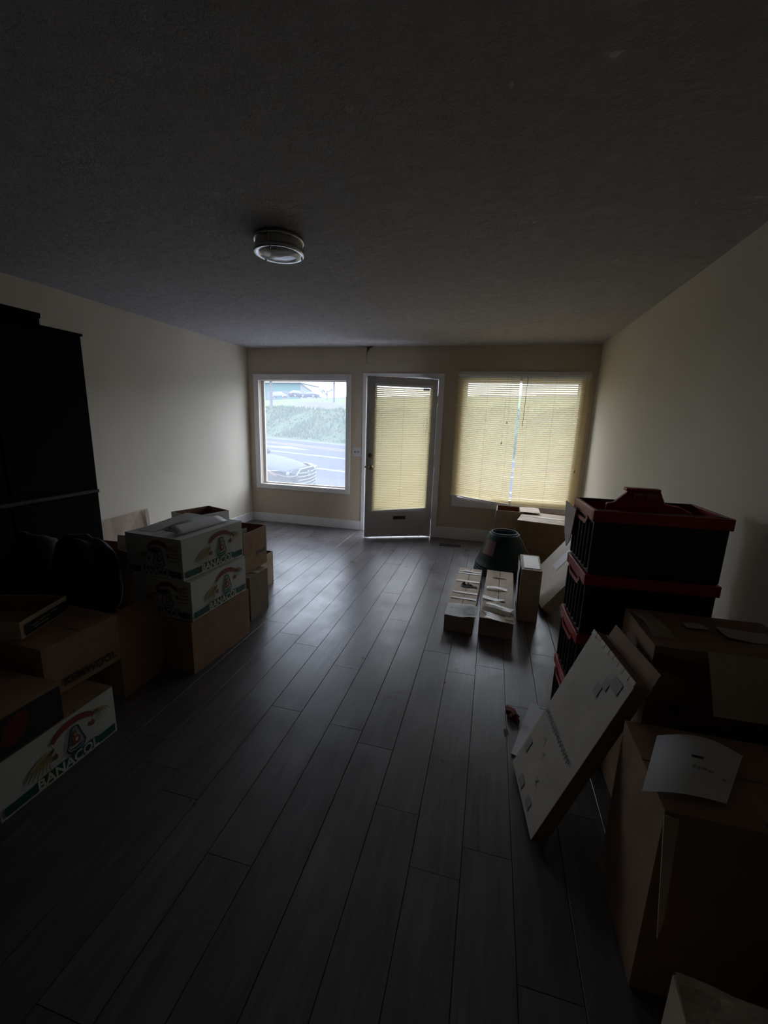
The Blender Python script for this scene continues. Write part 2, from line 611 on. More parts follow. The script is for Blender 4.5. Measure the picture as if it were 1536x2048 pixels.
def casing(parent, x0, x1, z0, z1, w, y=ROOM_D, t=0.02, name='casing', bottom=True):
    """frame boards around an opening; x0.. are the INNER limits, w the widths (left, right, top, bottom)"""
    wl, wr, wt, wb = w
    lo = z0 - wb if bottom else z0
    for nm, a, b in (('side_casing', (x0 - wl, y - t, lo), (x0, y, z1 + wt)), ('side_casing', (x1, y - t, lo), (x1 + wr, y, z1 + wt)),
                     ('head_casing', (x0, y - t * 1.05, z1), (x1, y, z1 + wt))):
        box(nm, a, b, M_TRIM, parent, bevel=0.003)
    if bottom:
        box('sill_casing', (x0, y - t * 1.05, lo), (x1, y, z0), M_TRIM, parent, bevel=0.003)


def windows():
    for nm, lab, (xa, xb, za, zb), w, gm in (
            ('window_1', 'white framed picture window looking out on the road and a parked car', (-3.235, -1.935, 0.565, 2.02), (0.075, 0.065, 0.08, 0.065), M_GLASS),
            ('window_2', 'white framed window behind the two hanging blinds', (-0.385, 0.945, 0.575, 2.03), (0.07, 0.095, 0.11, 0.125), M_GLASS2)):
        r = empty(nm, ((xa + xb) / 2, ROOM_D, za), 0, lab, kind='structure')
        inv = Matrix.Translation((-(xa + xb) / 2, -ROOM_D, -za))
        root = r
        def bx(name, a, b, m, bev=0.002):
            return box(name, a, b, m, root, bev, M=inv)
        wl, wr, wt, wb = w
        bx('side_casing', (xa - wl, ROOM_D - 0.02, za - wb), (xa, ROOM_D, zb + wt), M_TRIM)
        bx('side_casing', (xb, ROOM_D - 0.02, za - wb), (xb + wr, ROOM_D, zb + wt), M_TRIM)
        bx('head_casing', (xa, ROOM_D - 0.021, zb), (xb, ROOM_D, zb + wt), M_TRIM)
        bx('sill_casing', (xa, ROOM_D - 0.021, za - wb), (xb, ROOM_D, za), M_TRIM)
        s = 0.035
        ys = ROOM_D + 0.075
        f = MB()
        f.box((xa, ys, za), (xa + s, ys + 0.03, zb), 0, inv).box((xb - s * .3, ys, za), (xb, ys + 0.03, zb), 0, inv)
        f.box((xa + s, ys, zb - s * .3), (xb - s * .3, ys + 0.03, zb), 0, inv).box((xa + s, ys, za), (xb - s * .3, ys + 0.03, za + s * .5), 0, inv)
        f.build('sash', M_TRIM, root, bevel=0.002)
        bx('window_pane', (xa + s, ys + 0.012, za + s * .5), (xb - s * .3, ys + 0.016, zb - s * .3), gm, 0)
    # switch plate
    sw = empty('light_switch', (-1.775, ROOM_D, 1.09), 0, 'white double light switch plate between the picture window and the door', 'light switch')
    box('plate', (-0.066, -0.007, -0.062), (0.066, 0.0, 0.062), M_PAPER, sw, 0.002)
    for sx in (-0.024, 0.024):
        t = MB().box((sx - 0.005, -0.02, -0.006), (sx + 0.005, -0.006, 0.012)).build('toggle', M_HINGE, sw, bevel=0.001)
    # floor vent
    v = empty('floor_vent', (-0.41, 5.145, 0.001), math.radians(5), 'small dark floor vent in front of the wall right of the door', 'floor vent')
    b = MB()
    b.box((-0.135, -0.045, -0.001), (0.135, -0.035, 0.005)).box((-0.135, 0.035, -0.001), (0.135, 0.045, 0.005))
    b.box((-0.135, -0.035, -0.001), (-0.125, 0.035, 0.005)).box((0.125, -0.035, -0.001), (0.135, 0.035, 0.005))
    b.build('frame', M_HINGE, v)
    for i in range(12):
        box('slat', (-0.119 + i * 0.0205, -0.034, 0.0005), (-0.111 + i * 0.0205, 0.034, 0.004), M_HINGE, v)
    box('duct', (-0.124, -0.034, -0.0005), (0.124, 0.034, 0.0004), M_DARK, v)


DOOR_A = Vector((-0.722, 5.522, 0))
DOOR_ANG = math.radians(180 + 24.71)


def door():
    # casing and jamb belong to the opening, slab swings on the hinges
    cs = empty('trim_2', (-1.18, ROOM_D, 0), 0, 'white casing and jambs around the entrance door', kind='structure')
    inv = Matrix.Translation((1.18, -ROOM_D, 0))
    for nm, a, b in (('side_casing', (-1.70, ROOM_D - 0.02, 0), (-1.652, ROOM_D, 2.115)), ('side_casing', (-0.712, ROOM_D - 0.02, 0), (-0.640, ROOM_D, 2.115)),
                     ('head_casing', (-1.652, ROOM_D - 0.021, 2.062), (-0.712, ROOM_D, 2.115)),
                     ('jamb', (-1.655, ROOM_D, 0), (-1.638, ROOM_D + 0.16, 2.062)), ('jamb', (-0.712, ROOM_D, 0), (-0.695, ROOM_D + 0.16, 2.062)),
                     ('head_jamb', (-1.638, ROOM_D, 2.052), (-0.712, ROOM_D + 0.16, 2.066)),
                     ('threshold', (-1.638, ROOM_D + 0.02, -0.01), (-0.712, ROOM_D + 0.17, 0.006))):
        box(nm, a, b, M_TRIM if nm != 'threshold' else M_METAL, cs, 0.002, M=inv)
    d = empty('door_1', DOOR_A, DOOR_ANG, 'grey glazed entrance door standing slightly open with a blind and letter slot', kind='structure')
    W, H, t = 0.912, 2.045, 0.044
    gx0, gx1, gz0, gz1 = 0.10, 0.805, 0.385, 1.945
    z0 = 0.012
    # local +y faces outside/inside: hinge at origin, camera side is +y after the rotation
    for nm, a, b in (('hinge_stile', (0.012, 0, z0), (gx0, t, H)), ('lock_stile', (gx1, 0, z0), (W, t, H)),
                     ('top_rail', (gx0, 0, gz1), (gx1, t, H)), ('bottom_rail', (gx0, 0, z0), (gx1, t, gz0))):
        o = box(nm, a, b, M_DOOR, d, 0.0015)
    b = MB()
    for (a, c) in (((gx0, t, gz0), (gx0 + .014, t + .008, gz1)), ((gx1 - .014, t, gz0), (gx1, t + .008, gz1)), ((gx0 + .014, t, gz1 - .014), (gx1 - .014, t + .008, gz1)), ((gx0 + .014, t, gz0), (gx1 - .014, t + .008, gz0 + .014))):
        b.box(a, c)
    b.build('glazing_bead', M_DOOR, d, bevel=0.002)
    box('door_pane', (gx0, 0.020, gz0), (gx1, 0.024, gz1), M_GLASS2, d)
    sl = box('letter_slot', (0.365, t - 0.001, 0.245), (0.535, t + 0.005, 0.292), M_HINGE, d, 0.002)
    tag(sl, 'black metal letter slot')
    box('slot_flap', (0.378, t + 0.005, 0.255), (0.522, t + 0.008, 0.283), M_BLACKINK, sl, 0.001)
    # knob and deadbolt on the lock stile
    Mk = Matrix.Translation((0.853, t, 0.935)) @ Matrix.Rotation(-PI / 2, 4, 'X')
    k = MB().lathe([(0.0, 0.0), (0.032, 0.0), (0.032, 0.006), (0.012, 0.010), (0.011, 0.028), (0.020, 0.034), (0.028, 0.045), (0.028, 0.054), (0.018, 0.064), (0.0, 0.066)], 24, 0, Mk)
    tag(k.build('door_knob', M_BRASS, d, smooth=True), 'aged brass round knob')
    Mk = Matrix.Translation((0.857, t, 1.083)) @ Matrix.Rotation(-PI / 2, 4, 'X')
    k = MB().lathe([(0.0, 0.0), (0.030, 0.0), (0.029, 0.010), (0.022, 0.014), (0.0, 0.014)], 24, 0, Mk)
    k.box((-0.004, -0.016, 0.014), (0.004, 0.016, 0.028), 0, Mk)
    tag(k.build('deadbolt', M_BRASS, d, smooth=True), 'aged brass deadbolt turn')
    box('latch', (W, 0.014, 0.925), (W + 0.012, 0.032, 0.945), M_BRASS, d)
    for hz in (1.80, 1.06, 0.28):
        h = MB().tube([(0.0, t * 0.2, hz - 0.045), (0.0, t * 0.2, hz + 0.045)], 0.0085, 10)
        h.box((0.0, t * 0.1, hz - 0.045), (0.013, t * 0.3, hz + 0.045)).box((-0.012, -0.004, hz - 0.045), (0.0, 0.006, hz + 0.045))
        h.build('hinge', M_HINGE, d)
    bn = MB()
    pr = ring(0.86, 1.0, 1, 1, 3)
    return d


def make_slat_mesh(L):
    """one curved mini-blind slat along +X of length L, closed tilt, inner edge low"""
    w, tilt, n = 0.0250, math.radians(54), 4
    V, F = [], []
    for xx in (0.0, L):
        for i in range(n + 1):
            s = (i / n - 0.5) * w
            c = 0.0022 * (1 - (2 * i / n - 1) ** 2)
            # s along (cos tilt outward, sin tilt up), crown outward-down
            yy = s * math.cos(tilt) + c * math.sin(tilt)
            zz = s * math.sin(tilt) - c * math.cos(tilt)
            V.append((xx, yy, zz))
    for i in range(n):
        F.append((i, i + n + 1, i + n + 2, i + 1))
    me = bpy.data.meshes.new('slat')
    me.from_pydata(V, [], F)
    me.materials.append(M_SLAT)
    for p in me.polygons:
        p.use_smooth = True
    return me


def blind(label, L, ztop, zl, zr, pitch, M, parent_name='mini_blind', group=None, lean=0.0, cords=()):
    """blind in a local frame: x along, y outward, z up; bottom rail at height zl (left) / zr (right)"""
    r = empty(parent_name, (0, 0, 0), 0, label, 'blind', group)
    r.matrix_world = M
    me = make_slat_mesh(L)
    hr = MB().box((0, -0.014, ztop - 0.026), (L, 0.012, ztop)).build('head_rail', M_TRIM, r, bevel=0.002)
    hl = ztop - 0.04
    n = int((hl - (zl + zr) / 2 - 0.015) / pitch)
    for i in range(n):
        t = (i + 0.5) / n
        a = hl + (zl + 0.012 - hl) * t
        b = hl + (zr + 0.012 - hl) * t
        o = bpy.data.objects.new('slat', me)
        COL.objects.link(o)
        o.parent = r
        o.location = (lean * t, 0, a)
        o.rotation_euler = (0, -math.atan2(b - a, L), 0)
        o.rotation_euler.x = random.uniform(-0.03, 0.03)
    br = MB().add([(lean, -0.010, zl), (L + lean, -0.010, zr), (L + lean, 0.010, zr), (lean, 0.010, zl), (lean, -0.010, zl + .012), (L + lean, -0.010, zr + .012), (L + lean, 0.010, zr + .012), (lean, 0.010, zl + .012)],
                  [(0, 3, 2, 1), (4, 5, 6, 7), (0, 1, 5, 4), (1, 2, 6, 5), (2, 3, 7, 6), (3, 0, 4, 7)]).build('bottom_rail', M_TRIM, r)
    for u in (0.13, 0.5, 0.87):
        c = MB().tube([(L * u, -0.0085, ztop - 0.03), (L * u + lean, -0.0085, zl + (zr - zl) * u)], 0.0007, 4)
        c.build('ladder_cord', M_LADDER if u != 0.5 else M_CORD, r)
    for (u, z1, mt, rad, nm) in cords:
        c = MB().tube([(L * u, -0.020, ztop - 0.02), (L * u - 0.004, -0.022, (ztop + z1) / 2), (L * u - 0.01, -0.021, z1)], rad, 5)
        if nm == 'pull_cord':
            c.lathe([(0.0, 0), (0.005, 0.003), (0.006, 0.02), (0.002, 0.03)], 8, 0, Matrix.Translation((L * u - 0.01, -0.021, z1 - 0.025)))
        c.build(nm, mt, r)
    return r


def blinds():
    yb = ROOM_D - 0.042
    blind('left of the two cream window blinds, its bottom rail hanging crooked', 0.735, 2.105, 0.597, 0.520, 0.0238,
          Matrix.Translation((-0.470, yb, 0)), group='cream mini blinds on the front of the room',
          cords=((0.80, 1.30, M_CORD, 0.0008, 'pull_cord'), (0.86, 1.55, M_LADDER, 0.0008, 'pull_cord')))
    blind('right of the two cream window blinds, beside the corner, with a dark wand', 0.755, 2.10, 0.508, 0.505, 0.0238,
          Matrix.Translation((0.290, yb, 0)), group='cream mini blinds on the front of the room',
          cords=((0.075, 1.50, M_CORD, 0.003, 'wand'), (0.93, 1.0, M_CORD, 0.0008, 'pull_cord')))
    # on the door: local x runs hinge -> lock, so flip to keep x to the right
    Md = Matrix.Translation(DOOR_A) @ Matrix.Rotation(DOOR_ANG, 4, 'Z') @ Matrix.Translation((0.815, 0.072, 0)) @ Matrix.Rotation(PI, 4, 'Z')
    d = blind('cream mini blind over the glass of the open entrance door', 0.725, 1.962, 0.362, 0.395, 0.0228, Md, lean=-0.012,
              group='cream mini blinds on the front of the room')
    t = MB().tube([(0.655, -0.02, 1.56), (0.665, -0.024, 1.55), (0.668, -0.024, 1.50), (0.655, -0.022, 1.47), (0.668, -0.02, 1.45), (0.660, -0.02, 1.41), (0.652, -0.02, 1.38), (0.655, -0.02, 1.33)], 0.0022, 5)
    t.build('knotted_cord', M_CORD, d)
    box('valance_clip', (0.60, -0.024, 1.897), (0.68, -0.015, 1.925), M_PAPER, d)


def ceiling_light():
    c = empty('ceiling_light', (-1.185, 2.255, ROOM_H - 0.004), 0, 'round flush ceiling light with brushed metal rings, switched off', 'ceiling light')
    c.scale = (0.87, 0.87, 0.80)
    MB().lathe([(0.0, 0.0), (0.149, 0.0), (0.152, -0.004), (0.152, -0.022), (0.147, -0.024), (0.140, -0.02)], 48).build('ceiling_ring', M_METAL, c, smooth=True)
    MB().lathe([(0.141, -0.02), (0.143, -0.03), (0.143, -0.072), (0.139, -0.078)], 48).build('side_glass', M_LAMPG, c, smooth=True)
    MB().lathe([(0.140, -0.070), (0.147, -0.070), (0.152, -0.074), (0.152, -0.092), (0.146, -0.096), (0.122, -0.090), (0.118, -0.084)], 48).build('lower_ring', M_METAL, c, smooth=True)
    MB().lathe([(0.121, -0.084), (0.115, -0.090), (0.09, -0.101), (0.05, -0.110), (0.0, -0.113)], 48).build('lens', M_LAMPG, c, smooth=True)
    for k in range(3):
        a = math.radians(35 + 120 * k)
        p = Vector((0.150 * math.cos(a), 0.150 * math.sin(a), 0))
        MB().tube([p + Vector((0, 0, -0.02)), p + Vector((0, 0, -0.075))], 0.004, 8).build('strut', M_METAL, c)
        MB().lathe([(0, -0.108), (0.005, -0.106), (0.006, -0.094)], 10, 0, Matrix.Translation((p.x * .92, p.y * .92, 0))).build('screw', M_METAL, c, smooth=True)


room()
windows()
door()
blinds()
ceiling_light()


# ------------------------------------------------------------ cartons
def panel(w, h, t=0.004, cuts=(6, 4), amp=0.003, seed=0, edge=False):
    """cardboard sheet in local xz plane (x 0..w, z 0..h), thickness t along y; gentle warp"""
    nx, nz = cuts
    V, F = [], []
    for side in (0, 1):
        for j in range(nz + 1):
            for i in range(nx + 1):
                x, z = w * i / nx, h * j / nz
                e = (1.0 if edge else min(1, 4 * min(i, nx - i) / nx)) * (1.0 if edge else min(1, 4 * min(j, nz - j) / nz))
                d = amp * e * noise.noise(Vector((x * 6 + seed, z * 6, seed * 1.7)))
                V.append((x, d + t * side, z))
    n1 = (nx + 1) * (nz + 1)
    for j in range(nz):
        for i in range(nx):
            a = j * (nx + 1) + i
            F.append((a, a + 1, a + nx + 2, a + nx + 1))
            F.append((a + n1, a + n1 + nx + 1, a + n1 + nx + 2, a + n1 + 1))
    rim = [i for i in range(nx + 1)] + [(j + 1) * (nx + 1) - 1 for j in range(1, nz + 1)] + [nz * (nx + 1) + i for i in range(nx - 1, -1, -1)] + [j * (nx + 1) for j in range(nz - 1, 0, -1)]
    for k in range(len(rim)):
        a, b = rim[k], rim[(k + 1) % len(rim)]
        F.append((a, a + n1, b + n1, b))
    return V, F


def carton(label, loc, rotdeg, w, d, h, m_out, m_in=None, top='closed', flaps=None, name='cardboard_box', group=None,
           tape=True, cat='box', seed=0, parent_only=None, m_top=None, flap_len=None, amp=0.003, handles=False):
    """Origin: near-left bottom corner. w along +x, d along +y."""
    m_in = m_in or m_out
    r = empty(name, loc, math.radians(rotdeg), label, cat, group)
    t = 0.004
    b = MB()
    # walls: outer panels (thickness inward)
    V, F = panel(w, h, t, seed=seed, amp=amp)
    b.add(V, F, 0)                                                                     # near (y=0)
    b.add(V, F, 0, Matrix.Translation((w, d, 0)) @ Matrix.Rotation(PI, 4, 'Z'))          # far
    V, F = panel(d - 2 * t, h, t, seed=seed + 3, amp=amp)
    b.add(V, F, 0, Matrix.Translation((w, t, 0)) @ Matrix.Rotation(PI / 2, 4, 'Z'))      # right
    b.add(V, F, 0, Matrix.Translation((0, d - t, 0)) @ Matrix.Rotation(-PI / 2, 4, 'Z'))  # left
    b.box((t, t, 0.0), (w - t, d - t, t))
    body = b.build('body', [m_out], r)
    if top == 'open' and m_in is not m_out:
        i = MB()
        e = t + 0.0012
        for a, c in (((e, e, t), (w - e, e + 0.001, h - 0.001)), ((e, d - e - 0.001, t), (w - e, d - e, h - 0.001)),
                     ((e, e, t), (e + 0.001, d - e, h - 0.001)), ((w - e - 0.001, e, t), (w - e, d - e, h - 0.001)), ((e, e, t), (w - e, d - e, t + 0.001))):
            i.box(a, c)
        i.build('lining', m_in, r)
    fl = flap_len or min(w, d) / 2
    if top == 'closed':
        mt = m_top or m_out
        # two long flaps meeting on the middle seam
        if w >= d:
            V, F = panel(w, d / 2 - 0.002, t, seed=seed + 5, amp=amp)
            M1 = Matrix.Translation((0, 0, h)) @ Matrix.Rotation(-PI / 2, 4, 'X')
            MB().add([(x, z, h + y) for x, y, z in V], F).build('flap', mt, r)
            MB().add([(x, d - z, h + y) for x, y, z in V], F).build('flap', mt, r)
            if tape:
                MB().box((-0.0, d / 2 - 0.024, h + t + 0.0015), (w + 0.0, d / 2 + 0.024, h + t + 0.0035)).box((-0.0015, d / 2 - 0.024, h - 0.06), (0.0, d / 2 + 0.024, h + t + 0.0035)).build('tape', M_TAPE, r)
        else:
            V, F = panel(d, w / 2 - 0.002, t, seed=seed + 5, amp=amp)
            MB().add([(z, x, h + y) for x, y, z in V], F).build('flap', mt, r)
            MB().add([(w - z, x, h + y) for x, y, z in V], F).build('flap', mt, r)
            if tape:
                MB().box((w / 2 - 0.024, 0, h + t + 0.0015), (w / 2 + 0.024, d, h + t + 0.0035)).box((w / 2 - 0.024, -0.0015, h - 0.06), (w / 2 + 0.024, 0.0, h + t + 0.0035)).build('tape', M_TAPE, r)
    if flaps:
        for side, (ang, ln) in flaps.items():
            # ang: 0 = standing straight up, 90 = out horizontal, 160 = hanging down, negative = folded in
            a = math.radians(ang)
            L_ = w if side in 'nf' else d
            V, F = panel(L_ - 0.008, ln, t, seed=seed + 9, amp=amp * 1.5, edge=True)
            base = Matrix.Rotation(a, 4, 'X')
            # rotation about X: +ang tips the sheet (z up) towards -y (outward for near side)
            if side == 'n':
                M = Matrix.Translation((0.004, 0, h)) @ base
            elif side == 'f':
                M = Matrix.Translation((w - 0.004, d, h)) @ Matrix.Rotation(PI, 4, 'Z') @ base
            elif side == 'r':
                M = Matrix.Translation((w, 0.004, h)) @ Matrix.Rotation(PI / 2, 4, 'Z') @ base
            else:
                M = Matrix.Translation((0, d - 0.004, h)) @ Matrix.Rotation(-PI / 2, 4, 'Z') @ base
            MB().add(V, F, 0, M).build('flap', m_out, r)
    return r


def face(side, w, d, h, lift=0.0042):
    """origin, U, V of a printed face of a carton in its local frame (u to the right as seen from outside)"""
    if side == 'r':
        return Vector((w + lift, 0, 0)), Vector((0, 1, 0)), Vector((0, 0, 1))
    if side == 'n':
        return Vector((0, -lift, 0)), Vector((1, 0, 0)), Vector((0, 0, 1))
    if side == 't':
        return Vector((0, 0, h + 0.0065)), Vector((1, 0, 0)), Vector((0, 1, 0))


def arc_band(cx, cy, r0, r1, a0, a1, n=14, ky=1.0):
    P = [(cx + r1 * math.cos(a0 + (a1 - a0) * i / n), cy + ky * r1 * math.sin(a0 + (a1 - a0) * i / n)) for i in range(n + 1)]
    Q = [(cx + r0 * math.cos(a0 + (a1 - a0) * i / n), cy + ky * r0 * math.sin(a0 + (a1 - a0) * i / n)) for i in range(n, -1, -1)]
    return P, Q


def band_polys(mb, O, U, V_, P, Q, off):
    n = len(P)
    Q = Q[::-1]
    for i in range(n - 1):
        quad = [P[i], P[i + 1], Q[i + 1], Q[i]]
        ar = sum(quad[k][0] * quad[(k + 1) % 4][1] - quad[(k + 1) % 4][0] * quad[k][1] for k in range(4))
        mb.poly(quad if ar > 0 else quad[::-1], O, U, V_, off)


def stroke(mb, O, U, V_, pts, w, off):
    for (a, b) in zip(pts[:-1], pts[1:]):
        dx, dy = b[0] - a[0], b[1] - a[1]
        L = math.hypot(dx, dy) or 1
        nx, ny = -dy / L * w / 2, dx / L * w / 2
        ex, ey = dx / L * w * 0.3, dy / L * w * 0.3
        mb.poly([(a[0] - nx - ex, a[1] - ny - ey), (b[0] - nx + ex, b[1] - ny + ey), (b[0] + nx + ex, b[1] + ny + ey), (a[0] + nx - ex, a[1] + ny - ey)], O, U, V_, off)


def emblem(mg, mr, mc, O, U, V_, cx, cy, s):
    """rounded keystone outline with a brick red letter shape in it; s = half height"""
    key = [(-0.30, 0.95), (-0.15, 1.05), (0.15, 1.05), (0.30, 0.95), (0.78, -0.62), (0.62, -0.95), (0.2, -1.08), (-0.2, -1.08), (-0.62, -0.95), (-0.78, -0.62), (-0.30, 0.95)]
    P = [(cx + x * s, cy + y * s) for x, y in key]
    stroke(mg, O, U, V_, P, s * 0.14, 0.0018)
    P = [(cx + x * s * 0.80, cy + y * s * 0.80) for x, y in key]
    stroke(mg, O, U, V_, P, s * 0.045, 0.0018)
    mr.poly([(cx - .32 * s, cy - .55 * s), (cx + .10 * s, cy - .55 * s), (cx + .16 * s, cy + .70 * s), (cx - .22 * s, cy + .70 * s)], O, U, V_, 0.0008)
    mr.poly(ring(cx + .14 * s, cy - .18 * s, .28 * s, .36 * s, 14), O, U, V_, 0.0009)
    mc.poly(ring(cx + .10 * s, cy - .12 * s, .13 * s, .17 * s, 12), O, U, V_, 0.0014)
    mc.poly(ring(cx + .02 * s, cy + .35 * s, .06 * s, .16 * s, 10), O, U, V_, 0.0014)
    stroke(mg, O, U, V_, [(cx - .42 * s, cy - .74 * s), (cx - .1 * s, cy - .80 * s), (cx + .1 * s, cy - .80 * s), (cx + .42 * s, cy - .74 * s)], s * 0.10, 0.0008)


def banana_print(r, side, w, d, h, full=True):
    O, U, V_ = face(side, w, d, h)
    L = d if side == 'r' else w
    g, y, rd, cr, dk = MB(), MB(), MB(), MB(), MB()
    bh = h * 0.165
    # green band with white line under it and the name over it
    g.poly([(L * .03, h * .05), (L * .975, h * .05), (L * .975, h * .05 + bh), (L * .03, h * .05 + bh)], O, U, V_, 0.0006)
    g.poly([(L * .27, h * .05 + bh), (L * .80, h * .05 + bh), (L * .78, h * .25), (L * .29, h * .25)], O, U, V_, 0.0006)
    text_on(cr, 'BANACOL', O, U, V_, L * .265, h * .055, h * .262, 0.0016, bold=0.0016, width=L * .535)
    # arched red banner with a line of cream words
    P = [(L * (.60 + .215 * math.cos(a)), h * (.60 + .34 * math.sin(a))) for a in [math.radians(158 - i * 9.4) for i in range(15)]]
    Q = [(L * (.60 + .190 * math.cos(a)), h * (.60 + .22 * math.sin(a))) for a in [math.radians(158 - i * 9.4) for i in range(15)]][::-1]
    band_polys(rd, O, U, V_, P, Q, 0.0006)
    emblem(g, rd, cr, O, U, V_, L * .600, h * .515, h * .225)
    # banana hands: fans of curved fingers
    for (bx, by, n, s, mirror) in ((L * .42, h * .62, 7, L * .31, 1), (L * .80, h * .80, 6, L * .19, -1)):
        for i in range(n):
            a = math.radians(188 + 8 * i) if mirror == 1 else math.radians(-12 - 11 * i)
            P1, P2 = [], []
            for k in range(7):
                t = k / 6
                cx_ = bx + math.cos(a + 0.5 * t * mirror) * s * t
                cy_ = by + math.sin(a + 0.5 * t * mirror) * s * 0.62 * t
                wd = s * 0.055 * math.sin(PI * min(0.95, t + 0.06))
                P1.append((cx_, cy_ + wd))
                P2.append((cx_, cy_ - wd))
            band_polys(y, O, U, V_, P1, P2[::-1], 0.0006 + i * 0.0001)
            stroke(dk, O, U, V_, P2, s * 0.018, 0.0014)
    for (qx, qy, rr) in ((.425, .44, .030), (.765, .58, .032)):
        rd.poly(ring(L * qx, h * qy, L * rr * .62, h * rr * 1.9, 12), O, U, V_, 0.0009)
        stroke(dk, O, U, V_, [(L * qx, h * (qy + .05)), (L * (qx - .01), h * (qy + .18)), (L * (qx - .03), h * (qy + .26))], L * .004, 0.0012)
    g.build('green_print', M_GREEN, r)
    y.build('banana_print', M_YEL, r)
    rd.build('red_print', M_RED, r)
    cr.build('cream_lettering', M_CREAMINK, r)
    dk.build('fruit_outline', M_OCH, r)
    if side == 'n':
        e = MB()
        e.poly(ring(L * .52, h * .67, L * .11, h * .065, 16), O, U, V_, 0.0006)
        for k in range(5):
            e.poly([(L * .80, h * (.45 + k * .09)), (L * .95, h * (.46 + k * .09)), (L * .95, h * (.48 + k * .09)), (L * .80, h * (.47 + k * .09))], O, U, V_, 0.0006)
        e.build('dark_print', M_DARKRED, r)


def lines_on(r, side, w, d, h, items, m, name='printed_lettering'):
    """items: (text, u, v, size, width or None)"""
    O, U, V_ = face(side, w, d, h)
    b = MB()
    for it in items:
        text_on(b, it[0], O, U, V_, it[1], it[2], it[3], 0.0008, bold=it[5] if len(it) > 5 else 0.0, width=it[4])
    return b.build(name, m, r)


